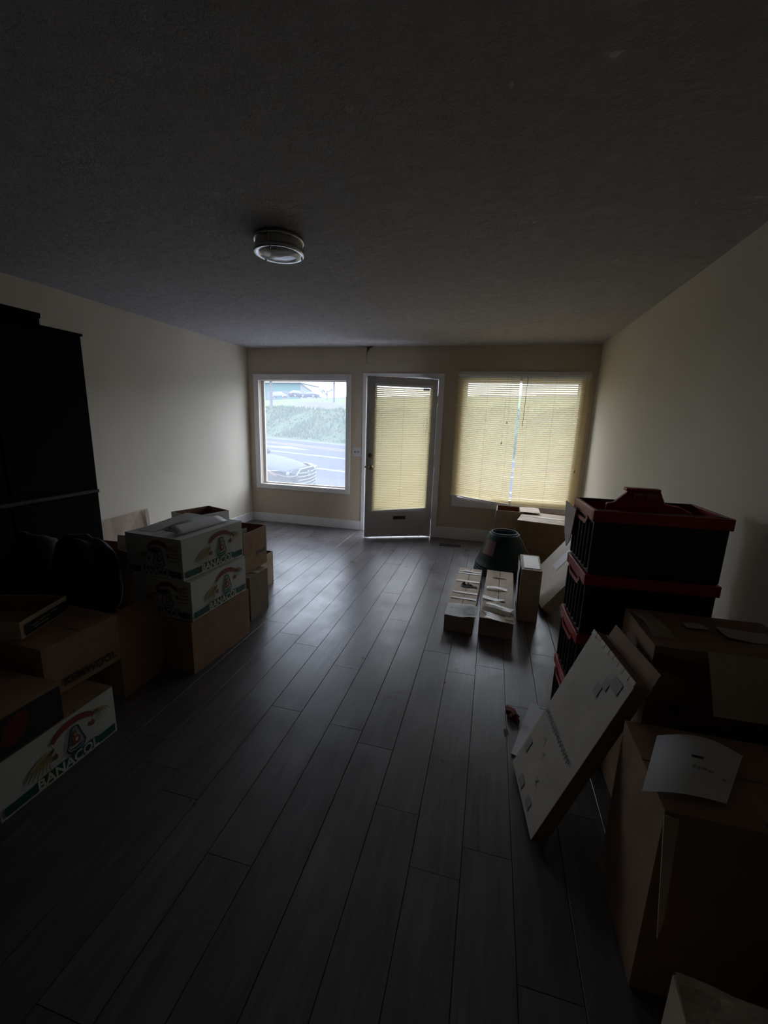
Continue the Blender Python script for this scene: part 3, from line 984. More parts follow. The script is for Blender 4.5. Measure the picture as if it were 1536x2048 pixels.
def left_side():
    # stack with the two banana cartons
    carton('plain brown carton on the floor under the two stacked banana boxes', (-2.025, 1.925, 0), -4, 0.42, 0.54, 0.328, M_CARD, seed=1, group='brown cardboard boxes')
    w, d, h = 0.42, 0.515, 0.238
    b2 = carton('white printed banana box, lower of the two stacked on the plain brown carton', (-2.02, 1.925, 0.336), -2.5, w, d, h, M_WHITEC, seed=2, tape=False, amp=0.002, group='white banana boxes')
    banana_print(b2, 'r', w, d, h)
    banana_print(b2, 'n', w, d, h)
    w, d, h = 0.42, 0.525, 0.240
    b1 = carton('white printed banana box, upper of the two, with a loose card flap on top', (-2.058, 1.938, 0.582), -5, w, d, h, M_WHITEC, seed=3, tape=False, amp=0.002, group='white banana boxes')
    banana_print(b1, 'r', w, d, h)
    banana_print(b1, 'n', w, d, h)
    # handle slot (dark hole) in the lid and a raised torn flap
    box('handle_hole', (0.165, 0.12, h + 0.0062), (0.255, 0.36, h + 0.0068), M_CARDIN, b1)
    # loose strip of card curled up over the slot
    sec = [(0.350, 0.008), (0.325, 0.016), (0.295, 0.030), (0.268, 0.040), (0.252, 0.040), (0.244, 0.030), (0.246, 0.020)]
    V, F = [], []
    for q in range(9):
        yy = 0.05 + 0.42 * q / 8
        k_ = 1.0 - 0.45 * q / 8
        for (xx, zz) in sec:
            V.append((0.350 + (xx - 0.350) * (0.9 + 0.02 * q), yy + (0.350 - xx) * 0.25, h + 0.006 + zz * k_))
    m_ = len(sec)
    for q in range(8):
        for p_ in range(m_ - 1):
            a_ = q * m_ + p_
            F.append((a_, a_ + m_, a_ + m_ + 1, a_ + 1))
    fl = MB().add(V, F).build('torn_flap', mat('pale_flap_card', (0.66, 0.65, 0.66), 0.6), b1, smooth=True)
    so = fl.modifiers.new('thickness', 'SOLIDIFY')
    so.thickness = 0.004
    V, F = panel(0.12, 0.40, 0.004, seed=35, amp=0.008, edge=True)
    MB().add(V, F, 0, Matrix.Translation((0.03, 0.06, h + 0.0075)) @ Matrix.Rotation(math.radians(2), 4, 'Z') @ Matrix.Rotation(math.radians(-87), 4, 'X')).build('torn_flap', M_WHITEC, b1)
    # grey lettering strip on the lid
    O, U, V_ = Vector((0.33, 0.10, h + 0.0066)), Vector((0, 1, 0)), Vector((-1, 0, 0))
    e = MB()
    for k in range(3):
        for q in range(9):
            e.poly([(0.02 + q * .033, -0.01 + k * .012), (0.045 + q * .033, -0.01 + k * .012), (0.045 + q * .033, -0.005 + k * .012), (0.02 + q * .033, -0.005 + k * .012)], O, U, V_, 0.0006)
    e.build('faded_print', M_GREYINK, b1)
    # second stack towards the window
    carton('brown carton on the floor beneath the open printed one', (-2.01, 2.60, 0), -0.5, 0.35, 0.255, 0.338, mat('olive_brown_card', (0.19, 0.145, 0.10), 0.75, var=.12), seed=4, group='brown cardboard boxes')
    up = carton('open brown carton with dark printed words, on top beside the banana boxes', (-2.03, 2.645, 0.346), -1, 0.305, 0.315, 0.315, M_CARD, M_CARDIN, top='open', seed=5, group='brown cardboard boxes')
    lines_on(up, 'r', .305, .315, .315, [('THIS SIDE', .02, .115, .03, .10, .001), ('STORAGE', .155, .115, .034, .13, .0015)][1:], M_BLACKINK)
    O, U, V_ = face('r', .305, .315, .315)
    e = MB()
    e.poly([(0.0, .10), (.11, .10), (.11, .125), (0, .125)], O, U, V_)
    stroke(e, O, U, V_, [(.09, .215), (.115, .25), (.14, .215), (.09, .215)], .006, .001)
    e.poly(ring(.115, .20, .012, .006, 10), O, U, V_)
    e.build('faded_print', M_OCH, up)
    V, F = panel(0.05, 0.07, 0.001, seed=3)
    MB().add(V, F, 0, Matrix.Translation((0.22, 0.1, 0.255)) @ Matrix.Rotation(1.2, 4, 'Z')).build('paper_slip', M_PAPER, up)
    e = MB()
    Of, Uf, Vf = Vector((-2.01 + .3545, 2.60, 0)), Vector((0, 1, 0)), Vector((0, 0, 1))
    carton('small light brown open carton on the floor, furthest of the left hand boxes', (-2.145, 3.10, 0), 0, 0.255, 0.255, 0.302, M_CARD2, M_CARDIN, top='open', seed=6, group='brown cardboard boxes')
    # white open carton behind
    wo = carton('white open carton with a brown inside, between the banana boxes and the left wall', (-2.93, 3.30, 0), -20, 0.335, 0.40, 0.60, M_WHITEC, M_CARDIN, top='open', seed=7)
    lines_on(wo, 'n', .335, .4, .6, [('FRESH', .05, .40, .06, .2, .001)][:0], M_RED)
    # cardboard sheet against the left wall
    s = empty('cardboard_sheet', (-3.33, 2.62, 0), 0, 'large pale taped cardboard sheet leaning on the left wall beside the black cabinet', 'cardboard')
    V, F = panel(0.86, 0.535, 0.006, seed=40, amp=0.014, edge=True, cuts=(10, 6))
    V = [(x, y, z + 0.03 * (x / .86) * (z / .56)) for x, y, z in V]
    MB().add(V, F, 0, Matrix.Translation((-0.0, 0, 0)) @ Matrix.Rotation(PI / 2, 4, 'Z') @ Matrix.Rotation(math.radians(-5), 4, 'X')).build('sheet', M_CARD2, s)
    MB().box((0.02, 0.80, 0.30), (0.026, 0.84, 0.56), 0, Matrix.Rotation(math.radians(-5), 4, 'Y')).build('tape', M_TAPE, s)
    # open carton behind the bag with papers in it
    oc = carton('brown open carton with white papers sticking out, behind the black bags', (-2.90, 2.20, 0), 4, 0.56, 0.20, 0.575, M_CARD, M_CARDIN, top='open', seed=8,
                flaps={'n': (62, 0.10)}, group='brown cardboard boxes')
    p = empty('paper_sheet', (-2.54, 2.30, 0.46), math.radians(10), 'white sheet of paper standing in the open carton behind the black bags', 'paper')
    V, F = panel(0.15, 0.20, 0.001, seed=11, amp=0.01, edge=True)
    MB().add(V, F, 0, Matrix.Rotation(math.radians(-10), 4, 'X')).build('sheet', M_PAPER, p)
    # middle carton with its side flap
    carton('dark brown carton with one flap folded out, underneath the black bin bag', (-2.215, 1.612, 0), -1, 0.40, 0.30, 0.33, M_CARD, M_CARDIN, top='open', seed=9,
           flaps={'r': (-28, 0.15)}, group='brown cardboard boxes')
    # lettered carton in the left foreground, on a lower one
    carton('dark carton on the floor underneath the hand lettered one', (-2.56, 1.08, 0), -2, 0.465, 0.455, 0.240, M_CARD, seed=10, group='brown cardboard boxes')
    kb = carton('brown carton hand lettered in black on its side, under the shallow tray', (-2.365, 1.250, 0.252), -3, 0.555, 0.365, 0.245, M_CARD, seed=12, tape=False, group='brown cardboard boxes')
    lines_on(kb, 'r', .555, .365, .245, [('KEMWOOL', .075, .03, .055, .265, .0012)], M_BLACKINK, 'hand_lettering')
    tr = carton('shallow brown tray with a dark printed side, on the hand lettered carton', (-2.40, 1.13, 0.503), 17, 0.45, 0.30, 0.082, M_CARD2, M_CARD, top='open', seed=13, cat='tray', name='cardboard_tray')
    O, U, V_ = face('r', .45, .30, .082)
    e = MB()
    e.poly([(.02, .008), (.295, .008), (.295, .062), (.02, .062)], O, U, V_, 0.0006)
    e.build('dark_print', M_BLACKINK, tr)
    e = MB()
    for (u0, u1, v) in ((.06, .10, .036), (.11, .17, .040), (.18, .22, .046), (.09, .16, .024), (.07, .09, .022)):
        e.poly([(u0, v), (u1, v), (u1, v + .007), (u0, v + .007)], O, U, V_, 0.0012)
    e.build('pale_print', M_GREYINK, tr)
    # front: banana box on the floor, dark printed box on it
    w, d, h = 0.42, 0.505, 0.238
    b3 = carton('white printed banana box standing alone on the floor in the left foreground', (-2.07, 0.895, 0), 0, w, d, h, M_WHITEC, seed=14, tape=False, amp=0.002, group='white banana boxes', m_top=M_CARD)
    b3.location = (-1.655 - w, 0.895, 0)
    banana_print(b3, 'r', w, d, h)
    d3 = carton('brown box with a large dark picture print on its side, on the foreground banana box', (-2.07, 0.62, 0.248), 0, 0.39, 0.545, 0.165, M_CARD, seed=15, tape=False, group='brown cardboard boxes', name='cardboard_box')
    d3.location = (-2.045, 0.62, 0.248)
    O, U, V_ = face('r', .39, .545, .165)
    e = MB()
    e.poly([(.0, .002), (.543, .002), (.543, .155), (.40, .158), (.0, .158)], O, U, V_, 0.0006)
    e.build('dark_print', M_BLACKINK, d3)
    e = MB()
    e.poly([(.31, .05), (.36, .03), (.40, .06), (.42, .13), (.38, .15), (.33, .12)], O, U, V_, 0.0012)
    e.build('red_print', M_DARKRED, d3)
    box('handle_hole', (0.10, 0.20, .1712), (0.22, 0.30, .1718), M_CARDIN, d3)
    # black cabinet with a box on it
    cb = empty('cabinet', (-3.40, 0.7, 0), 0, 'tall black cabinet standing against the left wall', 'cabinet')
    cw = 0.44
    MB().box((0.012, 0, 0.0), (cw, 1.885, 0.90)).build('lower_body', M_CAB, cb, bevel=0.004)
    MB().box((0.012, 0, 0.905), (cw, 1.885, 2.045)).build('upper_body', M_CAB, cb, bevel=0.004)
    MB().box((0.012, -0.01, 2.045), (cw + 0.012, 1.895, 2.062)).build('top_board', M_CAB, cb, bevel=0.003)
    for k in range(3):
        y = 0.04 + k * 0.61
        dd = MB().box((cw, y, 0.06), (cw + 0.016, y + 0.59, 0.885)).build('door', M_CAB, cb, bevel=0.003)
        MB().tube([(cw + 0.034, y + 0.07, 0.62), (cw + 0.034, y + 0.07, 0.74)], 0.005, 8).build('handle', M_CAB, dd)
        dd = MB().box((cw, y, 0.955), (cw + 0.016, y + 0.59, 2.03)).build('door', M_CAB, cb, bevel=0.003)
        MB().tube([(cw + 0.034, y + 0.07, 1.35), (cw + 0.034, y + 0.07, 1.47)], 0.005, 8).build('handle', M_CAB, dd)
    MB().box((cw - 0.02, 0.0, 0.9), (cw + 0.022, 1.88, 0.925)).build('middle_ledge', mat('lighter_ledge', (0.015, 0.014, 0.014), 0.7), cb, bevel=0.004)  # ledge coloured a little lighter than the cabinet bodies
    tb = empty('storage_box', (-3.36, 0.9, 2.063), 0, 'flat dark box lying on top of the black cabinet', 'box')
    MB().box((0, 0, 0), (0.38, 1.42, 0.07)).build('body', mat('near_black_card', (0.006, 0.004, 0.005), 0.9, spec=0.1), tb, bevel=0.006)
    MB().box((-0.006, -0.006, 0.045), (0.386, 1.426, 0.078)).build('lid', mat('near_black_card', (0.006, 0.004, 0.005), 0.9, spec=0.1), tb, bevel=0.004)


def bag(label, loc, r, seed, m, cat='bag', name='bin_bag', knot=True, amp=0.10):
    o = empty(name, loc, 0, label, cat, 'black bags on the left hand boxes')
    bm = bmesh.new()
    bmesh.ops.create_icosphere(bm, subdivisions=4, radius=1.0)
    for v in bm.verts:
        n = v.co.normalized()
        k = 1 + amp * noise.noise(n * 1.6 + Vector((seed, 0, 0))) * 2 + amp * .5 * noise.noise(n * 5 + Vector((0, seed, 0))) + 0.02 * noise.noise(n * 13 + Vector((0, 0, seed)))
        z = n.z
        if z < -0.55:
            z = -0.55 - (abs(z) - 0.55) * 0.25
        v.co = Vector((n.x * r[0] * k, n.y * r[1] * k, (z * k + 0.62) * r[2]))
    zmin = min(v.co.z for v in bm.verts)
    for v in bm.verts:
        v.co.z -= zmin
    me = bpy.data.meshes.new('sack')
    bm.to_mesh(me)
    bm.free()
    me.materials.append(m)
    for p in me.polygons:
        p.use_smooth = True
    s = bpy.data.objects.new('sack', me)
    COL.objects.link(s)
    s.parent = o
    if knot:
        top = max(v.co.z for v in me.vertices)
        b = MB()
        V, F = [], []
        n = 18
        for j, (rr, zz) in enumerate(((0.05, -0.03), (0.018, 0.0), (0.02, 0.015), (0.055, 0.05))):
            for k in range(n):
                a = 2 * PI * k / n
                q = rr * (1 + (0.25 if j == 3 else 0.1) * math.sin(a * 5 + seed))
                V.append((q * math.cos(a) + 0.02 * j, q * math.sin(a), top + zz + (0.01 * math.sin(a * 7) if j == 3 else 0)))
        for j in range(3):
            for k in range(n):
                F.append((j * n + k, j * n + (k + 1) % n, (j + 1) * n + (k + 1) % n, (j + 1) * n + k))
        b.add(V, F).build('tied_neck', m, o, smooth=True)
    return o


def bags():
    bag('black bin bag slumped on the open brown carton, left of the banana boxes', (-2.19, 1.775, 0.336), (0.215, 0.135, 0.30), 2.1, M_BAG, knot=False)
    bag('dull navy bag bulging behind the shallow tray', (-2.66, 1.86, 0.0), (0.24, 0.20, 0.43), 7.7, M_BAGB, knot=False)
    o = carton('brown open box far left behind the shallow tray, half cut off by the picture', (-2.94, 1.05, 0.0), -2, 0.37, 0.40, 0.60, M_CARD, M_CARDIN, seed=21, group='brown cardboard boxes')
    p = empty('crumpled_paper', (-2.80, 1.22, 0.64), 0.3, 'crumpled light kraft paper on the far left behind the shallow tray', 'paper')
    V, F = panel(0.22, 0.2, 0.0015, seed=55, amp=0.08, edge=True, cuts=(12, 10))
    MB().add(V, F, 0, Matrix.Rotation(math.radians(-70), 4, 'X')).build('sheet', M_CARD2, p)


left_side()
bags()


# ------------------------------------------------------------ right side
def crate_thing(label, z, top=False):
    W, D, Hc = 0.527, 0.336, 0.290
    r = empty('folding_crate', (0.454, 1.938, z), math.radians(2.9), label, 'crate', 'red and black folding crates in one stack')
    t = 0.012
    # red rim: hollow frame, higher than the black walls
    rim_h = 0.052
    b = MB()
    z0, z1 = Hc - rim_h, Hc - 0.002
    b.box((-0.006, -0.006, z0), (W + 0.006, 0.012, z1)).box((-0.006, D - 0.012, z0), (W + 0.006, D + 0.006, z1))
    b.box((-0.006, 0.012, z0), (0.012, D - 0.012, z1)).box((W - 0.012, 0.012, z0), (W + 0.006, D - 0.012, z1))
    b.build('rim', M_CRED, r, bevel=0.003)
    # dipped red hand-hold tongue on the short sides
    for sx in (0, 1):
        x0, x1 = ((-0.010, -0.006) if sx == 0 else (W + 0.006, W + 0.010))
        pr = [(0.06, z0 + 0.004), (0.09, z0 - 0.030), (D - 0.09, z0 - 0.030), (D - 0.06, z0 + 0.004), (D - 0.075, z0 + 0.010), (D - 0.10, z0 - 0.012), (0.10, z0 - 0.012), (0.075, z0 + 0.010)]
        n = len(pr)
        V = [(x0, y, zz) for y, zz in pr] + [(x1 + (0.006 if sx == 0 else -0.006), y, zz) for y, zz in pr]
        F = []
        for i in range(n):
            F.append((i, (i + 1) % n, n + (i + 1) % n, n + i))
        for a, b_, c, d in ((0, 1, 6, 7), (1, 2, 5, 6), (2, 3, 4, 5)):
            F.append((a, d, c, b_) if sx else (a, b_, c, d))
            F.append((n + a, n + b_, n + c, n + d) if sx else (n + a, n + d, n + c, n + b_))
        MB().add(V, F).build('handhold', M_CRED, r)
    MB().box((0.004, 0.004, 0.006), (W - 0.004, 0.004 + t, z0)).build('long_wall', M_CBLK, r, bevel=0.002)
    MB().box((0.004, D - 0.004 - t, 0.006), (W - 0.004, D - 0.004, z0)).build('long_wall', M_CBLK, r, bevel=0.002)
    for sx in (0, 1):
        xa = 0.004 if sx == 0 else W - 0.004 - t
        s = MB().box((xa, 0.004 + t, 0.006), (xa + t, D - 0.004 - t, z0))
        w = s.build('end_wall', M_CBLK, r, bevel=0.001)
        for k in range(6):
            y = 0.028 + k * (D - 0.072) / 5
            xo = -0.004 if sx == 0 else W - 0.006
            MB().tube([(xo + 0.005, y + 0.008, 0.018), (xo + 0.005, y + 0.008, z0 - 0.012)], 0.0085, 8).build('rib', M_CBLK, w)
    MB().box((0.006, 0.006, 0.0), (W - 0.006, D - 0.006, 0.008)).build('base', M_CBLK, r)
    lip = MB().box((0.010, 0.010, Hc - 0.006), (W - 0.010, 0.02, Hc)).box((0.010, D - 0.02, Hc - 0.006), (W - 0.010, D - 0.010, Hc))
    lip.build('stacking_lip', M_CBLK, r)
    return r


def crates():
    labs = ['red rimmed black folding crate at the bottom of the stack', 'red rimmed black folding crate, second from the bottom of the stack',
            'red rimmed black folding crate, second from the top of the stack', 'red rimmed black folding crate on top of the stack, open and holding red plastic']
    for i in range(4):
        crate_thing(labs[i], i * 0.292)
    # folded red crate end standing in the top crate
    r = empty('red_plastic_panel', (0.70, 2.12, 0.886), math.radians(3), 'dark red plastic handle panel standing up inside the topmost crate', 'plastic panel')
    prof = [(-0.16, 0.0), (0.20, 0.0), (0.20, 0.262), (0.15, 0.285), (0.085, 0.295), (0.06, 0.35), (0.035, 0.354), (-0.075, 0.354), (-0.085, 0.335), (-0.13, 0.29), (-0.16, 0.285)]
    n = len(prof)
    V = [(x, 0, z) for x, z in prof] + [(x, 0.028, z) for x, z in prof]
    F = [tuple(range(n))[::-1][::-1], tuple(range(n, 2 * n))[::-1]] + [(i, n + i, n + (i + 1) % n, (i + 1) % n) for i in range(n)]
    MB().add(V, F).build('panel', M_CRED, r, bevel=0.006)
    for x0, x1 in ((-0.055, -0.015), (0.0, 0.045)):
        b = MB().box((x0, -0.008, 0.328), (x1, 0.001, 0.338))
        b.box((x0, -0.008, 0.315), (x0 + 0.008, 0.001, 0.328))
        b.build('catch', mat('glossy_red_edge', (0.42, 0.10, 0.11), 0.15, coat=1.0), r)
    MB().box((-0.09, -0.012, 0.347), (0.055, 0.032, 0.362)).build('grip', M_CRED, r, bevel=0.005)


def leaning_box(label, p, mats, name='cardboard_box', group=None):
    """p = x, y, rot, th, L, W, T as fitted: pivot (back bottom near edge) on the floor"""
    x, y, rot, th, L, W, T = p
    r = empty(name, (x, y, 0), math.radians(rot), label, 'box', group)
    a = math.radians(th)
    k = Vector((math.cos(a), 0, math.sin(a)))
    t = Vector((math.sin(a), 0, -math.cos(a)))
    b = Vector((0, 1, 0))
    # local box frame: X = k (long), Y = b, Z = -t (front face towards -t)
    M = Matrix((k, b, -t)).transposed().to_4x4()
    bm = MB()
    nx, ny = 10, 6
    V, F = [], []
    for s in (0, 1):
        for j in range(ny + 1):
            for i in range(nx + 1):
                u, v = L * i / nx, W * j / ny
                e = min(1, 3 * min(i, nx - i) / nx) * min(1, 3 * min(j, ny - j) / ny)
                V.append((u, v, s * T + 0.004 * e * noise.noise(Vector((u * 7, v * 7, s * 3 + x)))))
    n1 = (nx + 1) * (ny + 1)
    for j in range(ny):
        for i in range(nx):
            q = j * (nx + 1) + i
            F.append((q, q + nx + 1, q + nx + 2, q + 1))
            F.append((q + n1, q + n1 + 1, q + n1 + nx + 2, q + n1 + nx + 1))
    rim = [i for i in range(nx + 1)] + [(j + 1) * (nx + 1) - 1 for j in range(1, ny + 1)] + [ny * (nx + 1) + i for i in range(nx - 1, -1, -1)] + [j * (nx + 1) for j in range(ny - 1, 0, -1)]
    FS = []
    for q in range(len(rim)):
        c, d = rim[q], rim[(q + 1) % len(rim)]
        FS.append((c, d, d + n1, c + n1))
    bm.add(V, F, 0, M)
    k0 = 0
    bm.f += [tuple(f) for f in FS]
    bm.mi += [1] * len(FS)
    bm.build('body', mats, r, bevel=0.002)
    return r, M, L, W, T


def right_side():
    r, M, L, W, T = leaning_box('large flat cream carton printed with a long code, leaning back in the right foreground', (0.305, 1.362, 7.6, 68.5, 0.728, 0.372, 0.052), [M_CREAM, M_CARD])
    # print on the front face: u across (from far to near), v along the long side
    O = M @ Vector((0, W, T + 0.0022))
    U = (M.to_3x3() @ Vector((0, -1, 0)))
    V_ = (M.to_3x3() @ Vector((1, 0, 0)))
    N = U.cross(V_)
    if N.dot(M.to_3x3() @ Vector((0, 0, 1))) < 0:
        pass
    b = MB()
    text_on(b, 'HW63394WWPP', O, U, V_, W * .06, L * .42, 0.034, 0.0010, width=W * .80)
    b.build('printed_code', M_BLACKINK, r)
    b = MB()
    text_on(b, 'K', O, U, V_, W * .56, L * .15, 0.04, 0.001, bold=0.0006)
    stroke(b, O, U, V_, [(W * .30, L * .33), (W * .33, L * .35), (W * .33, L * .30)], 0.004, 0.001)
    stroke(b, O, U, V_, [(W * .42, L * .28), (W * .45, L * .30), (W * .43, L * .25)], 0.003, 0.001)
    stroke(b, O, U, V_, [(W * .16, L * .37), (W * .19, L * .38), (W * .18, L * .35)], 0.003, 0.001)
    for (u, v) in ((.55, .78), (.62, .84)):
        b.poly([(W * u, L * v), (W * (u + .10), L * v), (W * (u + .10), L * (v + .06)), (W * u, L * (v + .06))], O, U, V_, 0.0006)
    for (u, v, a, c) in ((.05, .15, .10, .08), (.30, .02, .14, .05), (.60, .03, .12, .05), (.72, .88, .16, .06)):
        b.poly([(W * u, L * v), (W * (u + a), L * v), (W * (u + a), L * (v + c)), (W * u, L * (v + c))], O, U, V_, 0.0004)
    b.build('faded_print', M_GREYINK, r)
    # torn glossy tape along the upper edge
    b = MB()
    for i in range(9):
        y0 = W * (i / 9.0)
        b.box((L - 0.012 - 0.010 * random.random(), y0, T - 0.001), (L + 0.003, y0 + W / 9.6, T + 0.004), 0, M)
    b.build('tape', M_TAPE, r)
    b = MB().box((L - 0.03, 0.0, -0.003), (L + 0.004, W * .98, 0.002), 0, M)
    b.build('tape', M_TAPE, r)
    # second flap standing up behind
    V, F = panel(W * .95, 0.06, 0.003, seed=66, amp=0.006, edge=True)
    MB().add(V, F, 0, M @ Matrix.Translation((L, W * .97, -0.002)) @ Matrix.Rotation(-PI / 2, 4, 'Z') @ Matrix.Rotation(math.radians(-90), 4, 'X')).build('end_flap', M_CARD, r)

    # long pale carton leaning behind the crates
    r, M, L, W, T = leaning_box('long pale carton with a white label, leaning to the right behind the crates', (0.572, 3.42, 4.8, 52.9, 0.695, 0.70, 0.09), [M_CREAM, M_CARD2])
    MB().box((L * .40, W * .48, T + 0.001), (L * .76, W * .68, T + 0.003), 0, M).build('shipping_label', M_PAPER, r)
    MB().box((L * .64, W * .52, T + 0.003), (L * .73, W * .62, T + 0.0036), 0, M).build('label_print', M_GREYINK, r)
    # cardboard flap with scribbles standing on the floor by the right wall
    s = empty('cardboard_sheet', (0.424, 2.16, 0.90), 0, 'pinkish cardboard piece with black scribbles tucked against the end of the top crate', 'cardboard')
    pf = [(0.0, 0.222), (0.225, 0.225), (0.175, 0.10), (0.135, 0.055), (0.09, 0.01), (0.035, 0.06)]
    n = len(pf)
    Ms = Matrix.Rotation(math.radians(90), 4, 'Z')
    V = [(x, 0.012 * math.sin(x * 9), z) for x, z in pf] + [(x, 0.004 + 0.012 * math.sin(x * 9), z) for x, z in pf]
    F = [tuple(range(n))[::-1], tuple(range(n, 2 * n))] + [(i, (i + 1) % n, (i + 1) % n + n, i + n) for i in range(n)]
    MB().add(V, F, 0, Ms).build('sheet', mat('pinkish_card', (0.70, 0.58, 0.56), 0.7, var=0.06), s)
    O, U, V_ = Vector((-0.0185, 0.20, 0.0)), Vector((0, -1, 0)), Vector((0, 0, 1))
    b = MB()
    stroke(b, O, U, V_, [(.03, .205), (.05, .185), (.035, .165), (.06, .145), (.07, .12), (.055, .10), (.045, .10)], .005, .001)
    stroke(b, O, U, V_, [(.13, .20), (.15, .175)], .005, .001)
    stroke(b, O, U, V_, [(.10, .07), (.14, .065)], .005, .001)
    b.build('scribble', M_BLACKINK, s)

    # two long flat cartons on the floor
    r = carton('long flat taped carton on the floor with a torn shipping label', (-0.239, 2.905, 0), -1.8, 0.212, 1.10, 0.118, M_CARD2, seed=80, tape=False, amp=0.004, group='long flat cartons on the floor')
    h = 0.118
    for (y, a) in ((0.98, .03), (0.93, .03), (0.72, .04), (0.45, .035), (0.33, .03), (0.20, .03)):
        MB().box((0.004, y, h + .0055), (0.208, y + a, h + .0075)).build('tape', M_TAPE, r)
    lb = MB()
    V, F = panel(0.23, 0.20, 0.0012, seed=81, amp=0.03, edge=True, cuts=(10, 8))
    lb.add([(x + 0.0, z - 0.004, h + 0.012 + y * (0.3 + 2.0 * (x / .23) ** 2)) for x, y, z in V], F)
    lb.build('shipping_label', M_PAPER, r)
    b = MB()
    O, U, V_ = Vector((0, 0, h + 0.020)), Vector((1, 0, 0)), Vector((0, 1, 0))
    b.poly([(.135, .045), (.165, .045), (.165, .085), (.135, .085)], O, U, V_, 0.006)
    b.poly([(.172, .045), (.215, .055), (.215, .095), (.172, .085)], O, U, V_, 0.010)
    text_on(b, 'Ground', O, U, V_, .03, .095, .026, 0.004)
    b.build('label_print', M_BLACKINK, r)
    MB().box((0.045, 0.985, h + .008), (0.125, 1.03, h + .010)).build('small_label', M_PAPER, r)
    # ripped hole: dark patch with raised jagged shards
    b = MB()
    b.poly([(.05, .60), (.10, .585), (.15, .60), (.20, .585), (.19, .63), (.14, .625), (.12, .70), (.09, .64)], O, U, V_, -0.011)
    b.build('torn_hole', M_DARK, r)
    b = MB()
    for (x, y, z, s) in ((.08, .64, .035, .05), (.14, .63, .02, .05)):
        b.add([(x - s / 2, y, h + .006), (x + s / 2, y, h + .006), (x, y + .015, h + z), (x - s / 2, y + .003, h + .006), (x + s / 2, y + .003, h + .006), (x, y + .018, h + z)], [(0, 1, 2), (5, 4, 3), (0, 3, 4, 1), (1, 4, 5, 2), (2, 5, 3, 0)])
    b.build('torn_shard', M_CARD, r)
    r2 = carton('crushed flat carton with peeling tape, beside the one with the torn label', (0.015, 2.915, 0), -2.2, 0.24, 1.07, 0.132, M_CARD2, seed=83, tape=False, amp=0.008, group='long flat cartons on the floor')
    h = 0.132
    for (y, a, x0) in ((0.86, .03, .06), (0.56, .04, .02), (0.34, .05, 0.0), (0.10, .06, 0.04)):
        V, F = panel(0.17, a, 0.0012, seed=int(y * 100), amp=0.02, edge=True, cuts=(10, 3))
        MB().add([(x + x0, z + y, h + 0.010 + y_) for x, y_, z in V], F).build('tape', M_TAPE, r2)
    V, F = panel(0.20, 0.24, 0.0012, seed=90, amp=0.05, edge=True, cuts=(10, 8))
    MB().add([(x + 0.03 + .02 * math.sin(z * 30), z - 0.02 + x * -0.25, h + 0.022 + y * .8) for x, y, z in V], F).build('peeled_film', M_TAPE, r2)
    V, F = panel(0.055, 1.0, 0.0015, seed=92, amp=0.006, edge=True)
    MB().add([(x + 0.178, z + 0.02, h + 0.0075 + y) for x, y, z in V], F).build('edge_strip', M_CARD2, r2)
    # small upright carton
    r3 = carton('narrow carton standing on end beside the flat cartons, white sheet on its side', (0.301, 3.245, 0), -2, 0.152, 0.405, 0.422, M_CARD2, seed=95, tape=False, amp=0.003)
    MB().box((0.02, 0.04, .4285), (0.138, 0.365, .430)).build('top_tape', mat('tan_paper_tape', (0.33, 0.27, 0.21), 0.4), r3)
    V, F = panel(0.33, 0.34, 0.001, seed=97, amp=0.012, edge=True)
    MB().add(V, F, 0, Matrix.Translation((-0.012, 0.36, 0.09)) @ Matrix.Rotation(-PI / 2, 4, 'Z')).build('side_sheet', M_PAPER, r3)

    # large carton by the window and the open one behind it
    carton('large brown carton with a sloping lid under the right hand blind', (0.335, 4.700, 0), -11.5, 0.62, 0.53, 0.495, M_CARD, seed=100, m_top=M_CARD2)
    carton('open brown carton with a pale upright flap against the front wall', (0.118, 5.06, 0), -2, 0.27, 0.34, 0.518, M_CARD2, M_CARDIN, top='open', seed=102, flaps={'r': (90, 0.22), 'l': (175, 0.16)})
    # green baskets
    g = (0.19, 4.38)
    for i in range(4):
        nm = ['bottom of', 'second in', 'third in', 'top of']
        lab = ['dark green plastic tub, lowest rim of the upside down nested stack', 'dark green plastic tub, second rim from the floor in the upside down stack',
               'dark green plastic tub, third rim from the floor in the upside down stack', 'dark green upside down plastic tub topping the nested stack, rope handle and red label'][i]
        r = empty('plastic_tub', (g[0] + 0.004 * i, g[1], 0.028 * i), random.uniform(0, 1), lab, 'tub', 'nested green tubs')
        R0, R1, hh = 0.262 - 0.003 * 0, 0.150, 0.335
        MB().lathe([(R0 + .012, 0.0), (R0 + .014, 0.006), (R0 + .012, 0.018), (R0, 0.020), (R0 - .012, 0.07), (R1 + .03, hh * .72), (R1 + .004, hh * .98), (R1 - .012, hh), (R1 - .02, hh - .035), (0.0, hh - .035),
                    ], 40).build('body', M_BASK, r, smooth=True)
        if i == 3:
            MB().lathe([(R1 - .028, hh), (R1 - .026, hh + .012), (R1 - .016, hh + .012), (R1 - .014, hh)], 40).build('foot_ring', M_BASK, r, smooth=True)
            for sx in (-1, 1):
                hnd = MB().tube([(sx * 0.135, -0.05, hh - .01), (sx * 0.175, -0.07, hh - .05), (sx * 0.20, -0.085, hh - .10), (sx * 0.25, -0.06, hh - .19), (sx * 0.262, -0.02, hh - .23)], 0.0035, 6)
                hnd.build('rope_handle', M_LADDER, r)
    lbx = MB()
    r.rotation_euler = (0, 0, 0)
    a = math.radians(200)
